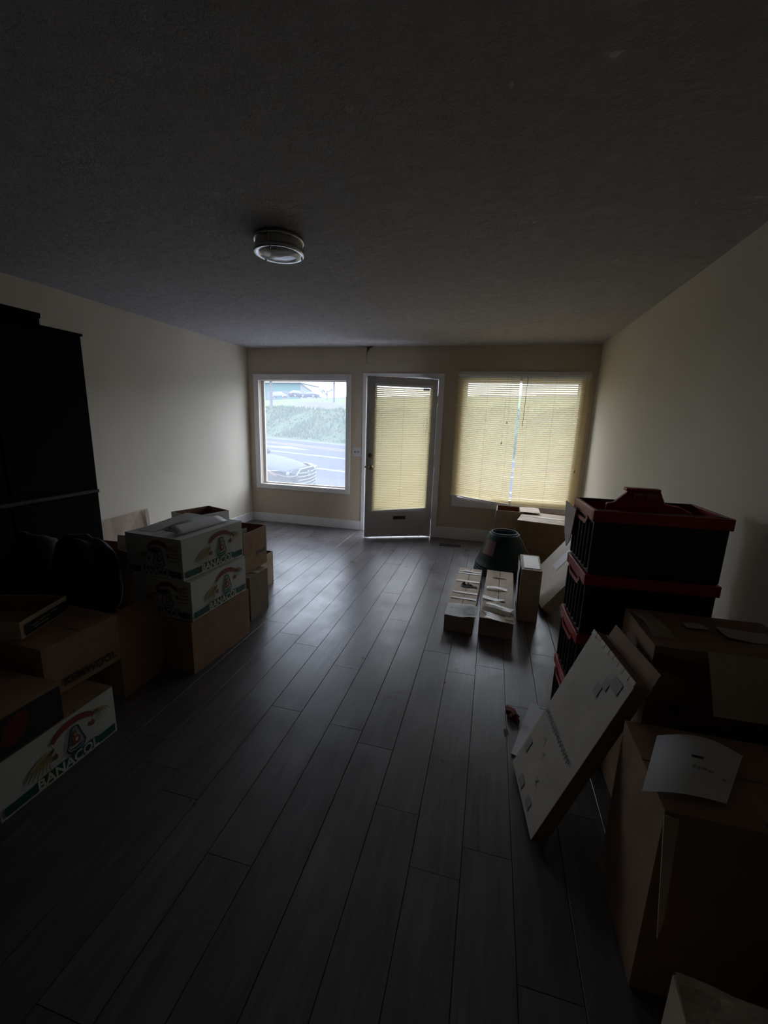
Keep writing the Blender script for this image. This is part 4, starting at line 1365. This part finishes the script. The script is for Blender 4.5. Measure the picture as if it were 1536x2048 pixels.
    for k in range(5):
        an = math.radians(203 + k * 8)
        an2 = math.radians(203 + (k + 1) * 8)
        z0, z1 = 0.13, 0.27
        rr = lambda z: 0.182 + (0.25 - 0.182) * (1 - (z - 0.07) / 0.171) + 0.004
        lbx.add([(rr(z0) * math.cos(an), rr(z0) * math.sin(an), z0), (rr(z0) * math.cos(an2), rr(z0) * math.sin(an2), z0), (rr(z1) * math.cos(an2), rr(z1) * math.sin(an2), z1), (rr(z1) * math.cos(an), rr(z1) * math.sin(an), z1)], [(0, 1, 2, 3)])
    tag(lbx.build('label', mat('faded_red_label', (0.16, 0.07, 0.06), 0.6), r), 'faded red paper label')

    # big damaged carton and what lies around it
    bc = carton('big damaged brown carton with torn tape in the right foreground, behind the sheet of paper', (0.608, 1.525, 0), 1.5, 0.49, 0.315, 0.772, M_CARD, seed=110, tape=False, amp=0.007, m_top=M_CARD)
    lines_on(bc, 'n', .46, .315, .772, [('HW63394WWPP', .10, .46, .045, .34, .0008)], M_BLACKINK, 'printed_code')
    O, U, V_ = face('n', .46, .315, .772)
    b = MB()
    b.poly([(.004, .70), (.13, .66), (.14, .73), (.004, .755)], O, U, V_, .001)
    b.poly(ring(.09, .55, .03, .022, 12), O, U, V_, .001)
    b.build('dark_red_print', M_DARKRED, bc)
    V, F = panel(0.30, 0.20, 0.003, seed=112, amp=0.015, edge=True)
    MB().add([(x, y, z) for x, y, z in V], F, 0, Matrix.Translation((0.15, -0.012, 0.785)) @ Matrix.Rotation(math.radians(150), 4, 'X')).build('torn_flap', M_CARD2, bc)
    for (x, y, w_, h_, sd) in ((.01, .05, .07, .22, 1), (.17, .17, .07, .05, 2), (.28, .12, .16, .09, 3)):
        V, F = panel(w_, h_, 0.0012, seed=120 + sd, amp=0.025, edge=True)
        MB().add([(x + xx, y + zz, .786 + yy) for xx, yy, zz in V], F).build('tape', M_WHITESIDE if sd > 1 else M_TAPE, bc)
    lc = carton('brown carton with a hanging corner flap, directly under the curled sheet of paper', (0.490, 1.010, 0), 0, 0.58, 0.335, 0.585, M_CARD, seed=130, tape=False, amp=0.006)
    b = MB().add([(-0.004, -0.004, .582), (0.028, -0.006, .580), (0.03, -0.03, .30), (0.022, -0.034, .24), (-0.004, -0.009, .582), (0.028, -0.011, .580), (0.03, -0.035, .30), (0.022, -0.039, .24)],
                 [(0, 1, 2, 3), (7, 6, 5, 4), (0, 4, 5, 1), (1, 5, 6, 2), (2, 6, 7, 3), (3, 7, 4, 0)])
    b.build('hanging_flap', M_CARD2, lc)
    p = empty('paper_sheet', (0.447, 1.045, 0.594), math.radians(-1), 'curled white sheet of paper with a dark slot and small print, in the right foreground', 'paper')
    V, F = [], []
    nx, ny = 14, 10
    P00, P10, P11, P01 = Vector((0, 0)), Vector((0.196, 0.022)), Vector((0.314, 0.208)), Vector((0.103, 0.225))
    def pap(u, v):
        q = (P00 * (1 - u) + P10 * u) * (1 - v) + (P01 * (1 - u) + P11 * u) * v
        return Vector((q.x, q.y, 0.006 + 0.030 * math.sin(PI * u) * (0.35 + .65 * v) + 0.01 * v))
    for j in range(ny + 1):
        for i in range(nx + 1):
            V.append(pap(i / nx, j / ny))
    for j in range(ny):
        for i in range(nx):
            q = j * (nx + 1) + i
            F.append((q, q + 1, q + nx + 2, q + nx + 1))
    MB().add(V, F).build('sheet', M_PAPER, p, smooth=True)
    def strip(mb, u0, u1, v0, v1):
        mb.add([pap(u0, v0) + Vector((0, 0, .0012)), pap(u1, v0) + Vector((0, 0, .0012)), pap(u1, v1) + Vector((0, 0, .0012)), pap(u0, v1) + Vector((0, 0, .0012))], [(0, 1, 2, 3)])
    b = MB()
    strip(b, .46, .60, .60, .645)
    b.build('slot', M_BLACKINK, p)
    b = MB()
    for (u0, u1, v) in ((.50, .54, .44), (.56, .60, .43), (.62, .68, .43), (.69, .76, .42), (.88, .92, .36)):
        strip(b, u0, u1, v, v + .035)
    b.build('small_print', M_GREYINK, p)
    # white card behind the cream carton, lying on the floor
    cd = empty('white_card', (0.205, 1.785, 0.001), math.radians(-16), 'flat white card with a slot, on the floor behind the foreground cream carton', 'card')
    MB().box((0, 0, 0), (0.10, 0.43, 0.006)).build('sheet', M_PAPER, cd, bevel=0.001)
    MB().box((0.05, 0.41, 0.006), (0.09, 0.416, 0.0065)).build('slot', M_BLACKINK, cd)
    # red thing and clear clip on the floor
    rd = empty('red_ribbon', (0.222, 2.06, 0.0), 0.4, 'crumpled dark red ribbon on the floor beside the white card', 'ribbon')
    bm = bmesh.new()
    bmesh.ops.create_icosphere(bm, subdivisions=3, radius=1)
    for v in bm.verts:
        n = v.co.normalized()
        k = 1 + 0.5 * noise.noise(n * 2.7)
        v.co = Vector((n.x * .026 * k, n.y * .055 * k, max(0, (n.z * k + .7) * .022)))
    me = bpy.data.meshes.new('ribbon')
    bm.to_mesh(me)
    bm.free()
    me.materials.append(mat('dark_red_cloth', (0.16, 0.005, 0.008), 0.7))
    o = bpy.data.objects.new('ribbon', me)
    COL.objects.link(o)
    o.parent = rd
    cl = empty('plastic_clip', (0.180, 1.90, 0.0), 0.6, 'small shiny clear plastic scrap on the floor left of the cream carton', 'plastic scrap')
    MB().add([(0, 0, 0), (.03, .006, .0), (.034, .03, .012), (.004, .02, .02), (0, 0, .002), (.03, .006, .002), (.034, .03, .014), (.004, .02, .022)],
             [(0, 3, 2, 1), (4, 5, 6, 7), (0, 1, 5, 4), (1, 2, 6, 5), (2, 3, 7, 6), (3, 0, 4, 7)]).build('scrap', mat('shiny_clear_scrap', (0.75, 0.78, 0.78), 0.08, coat=1.0), cl)
    # bottom right carton and blue folder
    br = carton('taped brown carton at the bottom right corner, closest to the viewer', (0.425, 0.33, 0), -4, 0.60, 0.46, 0.395, M_CARD2, seed=140, tape=False, amp=0.008)
    V, F = panel(0.10, 0.07, 0.0012, seed=141, amp=0.03, edge=True)
    MB().add([(x, z + 0.385, .404 + y) for x, y, z in V], F).build('tape', M_TAPE, br)
    V, F = panel(0.30, 0.05, 0.0012, seed=142, amp=0.02, edge=True)
    MB().add([(x + .04, z + 0.39, .406 + y) for x, y, z in V], F).build('tape', M_TAPE, br)
    bl = empty('blue_folder', (0.80, 0.865, 0.405), math.radians(55), 'dark blue folder wedged between the cartons at the right edge', 'folder')
    V, F = panel(0.30, 0.235, 0.008, seed=150, amp=0.004)
    bl.location = (0.705, 1.02, 0.598)
    bl.rotation_euler = (0, 0, math.radians(-55))
    MB().add([(x, z, y) for x, y, z in V], F).build('cover', mat('dark_blue_card', (0.03, 0.035, 0.075), 0.5), bl)


crates()
right_side()


# ------------------------------------------------------------ outside
G = -0.15


def terrain():
    M_ROAD = mat('grey_asphalt', (0.050, 0.055, 0.075), 1.0, spec=0.1, var=0.10, scale=0.8)
    M_LOT = mat('pale_parking_asphalt', (0.066, 0.070, 0.088), 1.0, spec=0.1, var=0.06, scale=0.6)
    M_WHITE = mat('white_road_paint', (0.15, 0.155, 0.165), 1.0, spec=0.1)
    M_YELP = mat('yellow_road_paint', (0.16, 0.115, 0.075), 1.0, spec=0.1)
    M_CONC = mat('pale_concrete', (0.42, 0.42, 0.42), 0.8, var=0.05, scale=3)
    # lines at the ground, as straight lines (x, y)
    far = ((-19.24, 33.33), (-9.62, 27.35))
    near = ((-6.29, 13.62), (-4.58, 12.92))
    edge = ((-5.17, 11.48), (-3.92, 11.06))
    lineB = ((-10.47, 19.36), (-6.14, 17.36))
    yel = ((-15.28, 26.45), (-7.66, 21.56))

    def at(l, x):
        (x0, y0), (x1, y1) = l
        return y0 + (y1 - y0) * (x - x0) / (x1 - x0)
    XL, XR = -60, 9
    lot = MB().add([(XL, ROOM_D + 0.16, G), (40, ROOM_D + 0.16, G), (40, 6, G), (XR, at(edge, XR), G), (XL, at(edge, XL), G)], [(0, 1, 2, 3, 4)]).build('parking_ground', M_LOT)
    tag(lot, 'pale asphalt ground between the building and the road', kind='structure')
    sw = MB().box((-30, ROOM_D + 0.161, G - .1), (30, 7.05, G + .10)).build('bounce_slab', mat('bounce_slab_pale', (0.46, 0.45, 0.44), 0.9, var=0.05, scale=3), lot)  # unseen pale slab added to bounce daylight up onto the ceiling
    rd = MB().add([(XL, at(edge, XL), G - .001), (XR, at(edge, XR), G - .001), (XR, at(far, XR), G - .001), (XL, at(far, XL), G - .001)], [(0, 1, 2, 3)]).build('road', M_ROAD)
    tag(rd, 'grey asphalt road crossing behind the parked car', kind='structure')
    big = MB().add([(-300, -60, G - .3), (300, -60, G - .3), (300, 400, G - .3), (-300, 400, G - .3)], [(0, 1, 2, 3)]).build('ground_base', M_LOT)
    tag(big, 'ground underneath everything outside', kind='structure')

    def line(l, w, m, nm, xa=XL, xb=XR, off=0.0):
        b = MB().add([(xa, at(l, xa) - w / 2 + off, G + .006), (xb, at(l, xb) - w / 2 + off, G + .006), (xb, at(l, xb) + w / 2 + off, G + .006), (xa, at(l, xa) + w / 2 + off, G + .006)], [(0, 1, 2, 3)])
        return b.build(nm, m, rd)
    line(near, .34, M_WHITE, 'lane_line')
    line(lineB, .45, M_WHITE, 'lane_line')
    line(yel, .40, M_YELP, 'centre_line')
    line(yel, .40, M_YELP, 'centre_line', off=.8)
    line(far, .60, M_WHITE, 'edge_line', off=-.25)
    # painted arrow
    ax, ay = -11.7, 22.6
    MB().add([(-16, 24.6, G + .006), (-12.3, 22.95, G + .006), (-11.9, 23.4, G + .006), (-9.3, 20.9, G + .006), (-12.9, 22.1, G + .006), (-12.55, 22.55, G + .006), (-16.2, 24.2, G + .006)], [(0, 6, 5, 4, 3, 2, 1)]).build('turn_arrow', M_WHITE, rd)
    # embankment
    M_GR = mat('hazy_bank_grass', (0.065, 0.092, 0.060), 1.0, spec=0.05, var=0.22, scale=0.9, detail=6, bump=0.05, bscale=4)
    M_LAWN = mat('yellow_green_lawn', (0.105, 0.125, 0.055), 1.0, spec=0.05, var=0.15, scale=0.5, detail=5)  # lawn, yellower and lighter in colour than the bank grass
    M_GRAV = mat('gravel_path', (0.095, 0.092, 0.105), 1.0, spec=0.05, var=0.1, scale=1.5)
    d = Vector((far[1][0] - far[0][0], far[1][1] - far[0][1], 0)).normalized()
    n = Vector((-d.y, d.x, 0))
    if n.y < 0:
        n = -n
    base = Vector((far[1][0], far[1][1], 0))

    def hz(t, s):
        if s < 0.8:
            z = G
        elif s < 5.5:
            q = (s - 0.8) / 4.7
            z = G + 2.35 * (q * q * (3 - 2 * q))
        else:
            z = G + 2.35 + (min(s, 44) - 5.5) * 0.10
        z += 0.012 * max(0, -t) * min(1, max(0, (s - .8) / 5))
        z += (0.35 * noise.noise(Vector((t * .25, s * .25, 1))) + 0.15 * noise.noise(Vector((t * .9, s * .9, 5)))) * min(1, max(0, (s - .8) / 3)) * (1 if s < 7 else .25)
        return z
    V, F, mi = [], [], []
    ss = [0, .4, .8, 1.4, 2, 2.7, 3.4, 4.1, 4.8, 5.5, 6.2, 6.9, 7.6, 8.5, 9.5, 11, 13, 16, 20, 26, 34, 45, 60, 80, 110, 150]
    ts = [-60 + i * 1.3 for i in range(80)]
    for s in ss:
        for t in ts:
            p = base + d * t + n * s
            V.append((p.x, p.y, hz(t, s)))
    nt = len(ts)
    b = MB()
    for j in range(len(ss) - 1):
        for i in range(nt - 1):
            a = j * nt + i
            F.append((a, a + 1, a + nt + 1, a + nt))
            t, s = ts[i], ss[j]
            if s < 6.3:
                mi.append(0)
            elif s > 33 or (abs(s - (8.5 + (-14 - t) * .45)) < 2.3 and -36 < t < -13):
                mi.append(2)
            else:
                mi.append(1)
    b.add(V, F)
    b.mi = mi
    o = b.build('hillside', [M_GR, M_LAWN, M_GRAV], smooth=True)
    tag(o, 'grassy bank rising beyond the road', kind='structure')
    # weeds on the bank
    rng = random.Random(5)
    b1, b2 = MB(), MB()
    for k in range(9000):
        t = rng.uniform(-30, 18)
        s = rng.uniform(1.0, 7.2)
        p = base + d * t + n * s
        z = hz(t, s) - .05
        dens = noise.noise(Vector((t * .3, s * .3, 9)))
        h = max(.12, .30 + .5 * dens) * rng.uniform(.5, 1.2)
        w = .07 * rng.uniform(.6, 1.6)
        a = rng.uniform(0, PI)
        lx, ly = rng.uniform(-.2, .2), rng.uniform(-.2, .2)
        b1.add([(p.x - w * math.cos(a), p.y - w * math.sin(a), z), (p.x + w * math.cos(a), p.y + w * math.sin(a), z), (p.x + lx, p.y + ly, z + h)], [(0, 1, 2)], 0 if dens > 0.05 else 1)
    tag(b1.build('weeds', [mat('blue_green_weeds', (0.058, 0.100, 0.078), 1.0, spec=0.05, var=.2, scale=1.0), mat('yellow_green_grass', (0.085, 0.110, 0.062), 1.0, spec=0.05, var=.2, scale=1.0)]),
        'tall hazy green weeds and grass covering the bank beyond the road', 'weeds', kind='stuff')
    return base, d, n, hz, at


def car(label, loc, heading, color, sc=1.0, detail=False, cat='car', suv=False):
    """heading in degrees (0 = towards +x). origin: centre of the nose on the ground, car extends to -x"""
    r = empty('car', loc, math.radians(heading), label, cat)
    r.scale = (sc, sc, sc)
    paint = mat('car_paint_%d%d%d' % tuple(int(c * 99) for c in color), color, 0.65, spec=0.2)
    glass = mat('car_glass', (0.10, 0.16, 0.20), 0.08, coat=1.0)
    tyre = mat('tyre_rubber', (0.02, 0.02, 0.022), 0.8)
    rimm = mat('wheel_alloy', (0.5, 0.5, 0.52), 0.3, metal=.8)
    hz_ = 1.1 if suv else 1.0
    # stations: x, half width, z bottom, z side shoulder, z centre
    st = [(0.0, .50, .30, .52, .56), (-.06, .66, .22, .60, .67), (-.22, .80, .20, .66, .76), (-.55, .88, .20, .74, .84), (-1.0, .905, .20, .82, .92), (-1.28, .91, .20, .86, .97),
          (-1.7, .91, .20, .89, .98), (-2.4, .91, .20, .91, .98), (-3.2, .91, .20, .93, .99), (-3.8, .90, .22, .94, 1.0), (-4.25, .86, .24, .92, .98), (-4.5, .76, .30, .84, .90), (-4.56, .64, .36, .74, .78)]
    V, F = [], []
    K = 13
    for (x, w, zb, zs, zc) in st:
        zs *= hz_
        zc *= hz_
        pr = [(0, zb), (-.88 * w, zb), (-w * .985, zb + .12), (-w, (zb + zs) / 2), (-w * .975, zs - .03), (-w * .86, zs + (zc - zs) * .55), (0, zc)]
        full = pr + [(-y, z) for y, z in pr[-2:0:-1]]
        V += [(x - 0.10 * (abs(y) / w) ** 2 * (1 if x > -.5 else 0), y, z) for y, z in full]
    n = 12
    for i in range(len(st) - 1):
        for k in range(n):
            F.append((i * n + k, (i + 1) * n + k, (i + 1) * n + (k + 1) % n, i * n + (k + 1) % n))
    F.append(tuple(range(n)))
    F.append(tuple(range((len(st) - 1) * n, len(st) * n))[::-1])
    b = MB().add(V, F).build('body', paint, r, smooth=True)
    m = b.modifiers.new('s', 'SUBSURF')
    m.levels = m.render_levels = 2 if detail else 1
    # greenhouse
    top = 1.45 if not suv else 1.70
    base = .93 * hz_
    gs = [(-1.22, .74, base + .0, .30), (-1.95, .60, top - .03, 1), (-2.6, .60, top, 1), (-3.3, .58, top - .05, 1), (-3.95 if not suv else -4.3, .70, base + .02, .3)]
    V, F = [], []
    for (x, w, z, q) in gs:
        V += [(x, -w, z), (x, -w * .6, z + .03 * q), (x, w * .6, z + .03 * q), (x, w, z)]
    xb = [-1.22, -1.75, -2.6, -3.4, -3.95 if not suv else -4.3]
    for i in range(4):
        for k in range(3):
            F.append((i * 4 + k, i * 4 + k + 1, (i + 1) * 4 + k + 1, (i + 1) * 4 + k))
    k0 = len(V)
    for x in xb:
        V += [(x, -.80, base - .05), (x, .80, base - .05)]
    for i in range(4):
        F.append((k0 + 2 * i, i * 4, (i + 1) * 4, k0 + 2 * i + 2))
        F.append((k0 + 2 * i + 1, k0 + 2 * i + 3, (i + 1) * 4 + 3, i * 4 + 3))
    MB().add(V, F).build('windows', glass, r)
    rf = MB()
    rf.add([(gs[1][0] - .02, -.61, gs[1][2] + .02), (gs[1][0] - .02, .61, gs[1][2] + .02), (gs[2][0], .61, top + .02), (gs[2][0], -.61, top + .02), (gs[3][0], .60, gs[3][2] + .02), (gs[3][0], -.60, gs[3][2] + .02),
            (gs[1][0] - .02, 0, gs[1][2] + .055), (gs[2][0], 0, top + .055), (gs[3][0], 0, gs[3][2] + .055)],
           [(0, 6, 7, 3), (6, 1, 2, 7), (3, 7, 8, 5), (7, 2, 4, 8)])
    for sy in (-1, 1):
        rf.tube([(-1.20, sy * .75, base + .0), (-1.97, sy * .605, top - .015)], .025, 6)
        rf.tube([(gs[-1][0], sy * .71, base), (gs[3][0], sy * .59, gs[3][2])], .03, 6)
        rf.tube([(-2.55, sy * .80, base), (-2.6, sy * .605, top)], .02, 6)
    rf.build('roof', paint, r, smooth=False)
    for x in (-.82, -3.62):
        for sy in (-1, 1):
            Mw = Matrix.Translation((x, sy * .82, .32)) @ Matrix.Rotation(PI / 2, 4, 'X')
            wv = MB().lathe([(0.20, -.10), (.31, -.10), (.33, -.07), (.33, .07), (.31, .10), (.20, .10)], 24, 0, Mw).build('wheel', tyre, r, smooth=True)
            MB().lathe([(0, -.102), (.20, -.10), (.21, -.08), (.21, .08), (.20, .10), (0, .102)], 20, 0, Mw).build('rim', rimm, wv, smooth=True)
    red = mat('tail_light_red', (0.35, 0.03, 0.06), 0.3)
    for sy in (-1, 1):
        MB().box((-4.60, sy * .66 - .14, .70 * hz_), (-4.44, sy * .66 + .14, .86 * hz_)).build('tail_light', red, r, bevel=.02)
    if detail:
        # hexagonal grille with chrome bars, in the yz plane at the nose
        gx = 0.045
        def gp(y, z):
            return (gx - 0.11 * (abs(y) / .9) ** 2 - .14 * max(0, z - .50), y, z)
        hexa = [(-.33, .695), (.33, .695), (.50, .60), (.42, .25), (.30, .22), (-.30, .22), (-.42, .25), (-.50, .60)]
        gb = MB()
        gb.add([gp(*q) for q in hexa] + [(gp(*q)[0] - .12, q[0], q[1]) for q in hexa], [tuple(range(8))] + [(i, (i + 1) % 8, 8 + (i + 1) % 8, 8 + i) for i in range(8)])
        g = gb.build('grille', mat('grille_shadow_grey', (0.012, 0.018, 0.03), 0.9), r)
        chrome = mat('chrome_trim', (0.12, 0.135, 0.15), 0.35, metal=.0)
        for i in range(6):
            z = .285 + i * .068
            hw = .40 + (.10 if z < .6 else -.0) * (z - .22) / .38
            if z > .61:
                hw = .46 - (z - .6) * 1.0
            MB().tube([tuple(Vector(gp(hw * (q / 8.0 - 1), z - .02 * (1 - (q / 8.0 - 1) ** 2))) + Vector((.010, 0, 0))) for q in range(17)], .011, 6).build('grille_bar', chrome, g)
        MB().tube([tuple(Vector(gp(*q)) + Vector((.004, 0, 0))) for q in hexa], .014, 6, closed=True).build('grille_frame', chrome, g)
        # round badge with a slanted letter
        Me = Matrix.Translation((.055, 0, .60))
        e = MB().tube([Me @ Vector((0.0, .078 * math.cos(a * PI / 12), .040 * math.sin(a * PI / 12))) for a in range(24)], .007, 6, closed=True)
        e.tube([Me @ Vector((0, .030, -.028)), Me @ Vector((0, .042, .028))], .006, 5).tube([Me @ Vector((0, -.042, -.028)), Me @ Vector((0, -.030, .028))], .006, 5).tube([Me @ Vector((0, .036, 0)), Me @ Vector((0, -.036, 0))], .006, 5)
        e.build('badge', chrome, r)
        # swept headlamps with amber corners
        lens = mat('headlamp_lens', (0.035, 0.05, 0.065), 0.4)
        amber = mat('amber_reflector', (0.16, 0.075, 0.05), 0.5)
        for sy in (-1, 1):
            pts = [(.020, .52, .60), (-.02, .62, .58), (-.085, .76, .585), (-.26, .872, .64), (-.42, .895, .70), (-.22, .84, .705), (-.09, .72, .675), (-.02, .60, .645)]
            V = [(x, sy * y, z) for x, y, z in pts] + [(x - .10, sy * y * .95, z) for x, y, z in pts]
            m_ = len(pts)
            Fh = [tuple(range(m_)) if sy > 0 else tuple(range(m_))[::-1]] + [(i, (i + 1) % m_, m_ + (i + 1) % m_, m_ + i) for i in range(m_)]
            hl = MB().add(V, Fh).build('headlamp', lens, r)
            MB().lathe([(0, .02), (.035, .018), (.042, 0), (.042, -.02)], 16, 0, Matrix.Translation((-.075, sy * .735, .635)) @ Matrix.Rotation(PI / 2, 4, 'Y')).build('bulb_ring', chrome, hl, smooth=True)
            MB().tube([(x + .006, sy * y, z) for x, y, z in pts[:5]], .009, 6).build('lamp_trim', chrome, hl)
            MB().add([(-.24, sy * .885, .60), (-.37, sy * .915, .655), (-.42, sy * .915, .72), (-.30, sy * .897, .665), (-.24, sy * .84, .60), (-.37, sy * .86, .655), (-.42, sy * .86, .72), (-.30, sy * .84, .665)],
                     [(0, 1, 2, 3), (7, 6, 5, 4), (0, 4, 5, 1), (1, 5, 6, 2), (2, 6, 7, 3), (3, 7, 4, 0)]).build('corner_reflector', amber, hl)
        # hood shut line
        MB().tube([(-.10, -.62, .692), (-.03, -.35, .718), (-.015, 0, .728), (-.03, .35, .718), (-.10, .62, .692)], .004, 5).build('bonnet_edge', mat('shut_line', (0.02, 0.03, 0.045), .9), r)
        MB().tube([(-1.22, -.76, .935), (-1.17, -.4, .975), (-1.16, 0, .985), (-1.17, .4, .975), (-1.22, .76, .935)], .02, 6).build('wiper_cowl', mat('shut_line', (0.02, 0.03, 0.045), .9), r)
    return r


def outside():
    base, d, n, hz, at = terrain()
    car('pale silver blue sedan parked just outside the picture window, seen from its front corner', (-3.74, 8.12, G - .04), 2, (0.046, 0.058, 0.070), 1.0, detail=True)
    # far things at the top of the bank.  helper: point on the hillside below a viewing direction x/y at distance y

    def hill(x, y):
        v = Vector((x, y, 0)) - base
        t, s = v.dot(d), v.dot(n)
        return Vector((x, y, hz(t, s)))
    car('white sedan on the far lot at the left edge of the picture window', hill(-51.6, 101), 2, (0.20, 0.21, 0.22), 1.0)
    car('dark suv with red tail lights on the far lot, beside the white sedan', hill(-48.3, 104) - Vector((0, 0, .13)), 62, (0.03, 0.04, 0.08), 1.0, suv=True)
    car('dark blue sedan on the far lot, nearest the small tree', hill(-47.2, 100), 178, (0.04, 0.055, 0.10), 1.0)
    # metal building
    p = hill(-65, 125)
    r = empty('warehouse', (p.x, p.y, p.z - .5), 0, 'low teal and grey metal warehouse behind the far parked cars', 'building')
    M_T = mat('teal_metal_wall', (0.03, 0.115, 0.115), 0.9)
    M_R = mat('grey_metal_roof', (0.11, 0.13, 0.15), 0.9)
    MB().box((-14, 0, 0), (5.6, 14, 5.5)).build('wall', M_T, r)
    MB().box((-14.4, -.5, 5.5), (5.9, 14.4, 5.75)).build('roof_edge', M_R, r)
    MB().add([(5.6, 0, 0), (13.4, 0, 0), (13.4, 0, .6), (5.6, 0, 5.5), (5.6, 14, 0), (13.4, 14, 0), (13.4, 14, .6), (5.6, 14, 5.5)],
             [(0, 1, 2, 3), (7, 6, 5, 4), (3, 2, 6, 7), (1, 5, 6, 2)]).build('lean_to', mat('pale_metal_wall', (0.17, 0.19, 0.21), .9), r)
    MB().tube([(5.4, -.15, 5.65), (13.8, -.15, .5)], .12, 6).build('gutter', mat('shut_line', (0.02, 0.03, 0.045), .9), r)
    for k in range(3):
        MB().box((-11 + 5 * k, -.05, 0), (-8 + 5 * k, 0.01, 3.2)).build('bay_door', M_R, r)
    # poles
    M_P = mat('hazed_pole_wood', (0.085, 0.085, 0.11), 1.0, var=.1)  # distance haze put into the wood colour, lightening the poles
    for (x, y, rad, lab) in ((-26.7, 48.0, .19, 'thick wooden utility pole at the left edge of the picture window'), (-22.36, 58.0, .15, 'thin wooden utility pole on the lawn right of the small tree')):
        q = hill(x, y)
        r = empty('utility_pole', (q.x, q.y, q.z - .3), 0, lab, 'utility pole', 'utility poles')
        MB().tube([(0, 0, 0), (0, 0, 9.5)], [rad, rad * .75], 12).build('post', M_P, r)
        MB().box((-1.1, -.06, 8.7), (1.1, .06, 8.85)).build('crossarm', M_P, r)
        if y > 50:
            MB().tube([(0, 0, 8.5), (4.2, 1.0, .1)], .03, 5).build('guy_wire', M_P, r)
    # small tree
    q = hill(-29.9, 74)
    r = empty('small_tree', (q.x, q.y, q.z - .2), 0, 'small thin leaved tree on the hilltop lawn between the dark blue sedan and the pole', 'tree')
    tr = MB().tube([(0, 0, 0), (.05, 0, 1.0), (.0, 0, 2.0)], [.09, .07, .04], 8)
    rng = random.Random(12)
    tips = []
    for k in range(16):
        a = rng.uniform(0, 2 * PI)
        e = Vector((math.cos(a) * rng.uniform(.7, 1.5), math.sin(a) * rng.uniform(.5, 1.2), rng.uniform(1.6, 3.3)))
        tr.tube([(0, 0, rng.uniform(.8, 1.9)), e * .6 + Vector((0, 0, .5)), e], [.035, .02, .01], 5)
        tips += [e, e * .75 + Vector((0, 0, .4))]
    tr.build('trunk', M_P, r)
    lv = MB()
    for c in tips:
        for k in range(22):
            pp = c + Vector((rng.gauss(0, .25), rng.gauss(0, .25), rng.gauss(0, .2)))
            a = Vector((rng.uniform(-1, 1), rng.uniform(-1, 1), rng.uniform(-1, 1))).normalized() * .09
            b_ = Vector((rng.uniform(-1, 1), rng.uniform(-1, 1), rng.uniform(-1, 1))).normalized() * .06
            lv.add([pp - a, pp + b_, pp + a, pp - b_], [(0, 1, 2, 3)])
    tag(lv.build('foliage', mat('dull_green_leaves', (0.06, 0.09, 0.07), 1.0), r), kind='stuff')


outside()
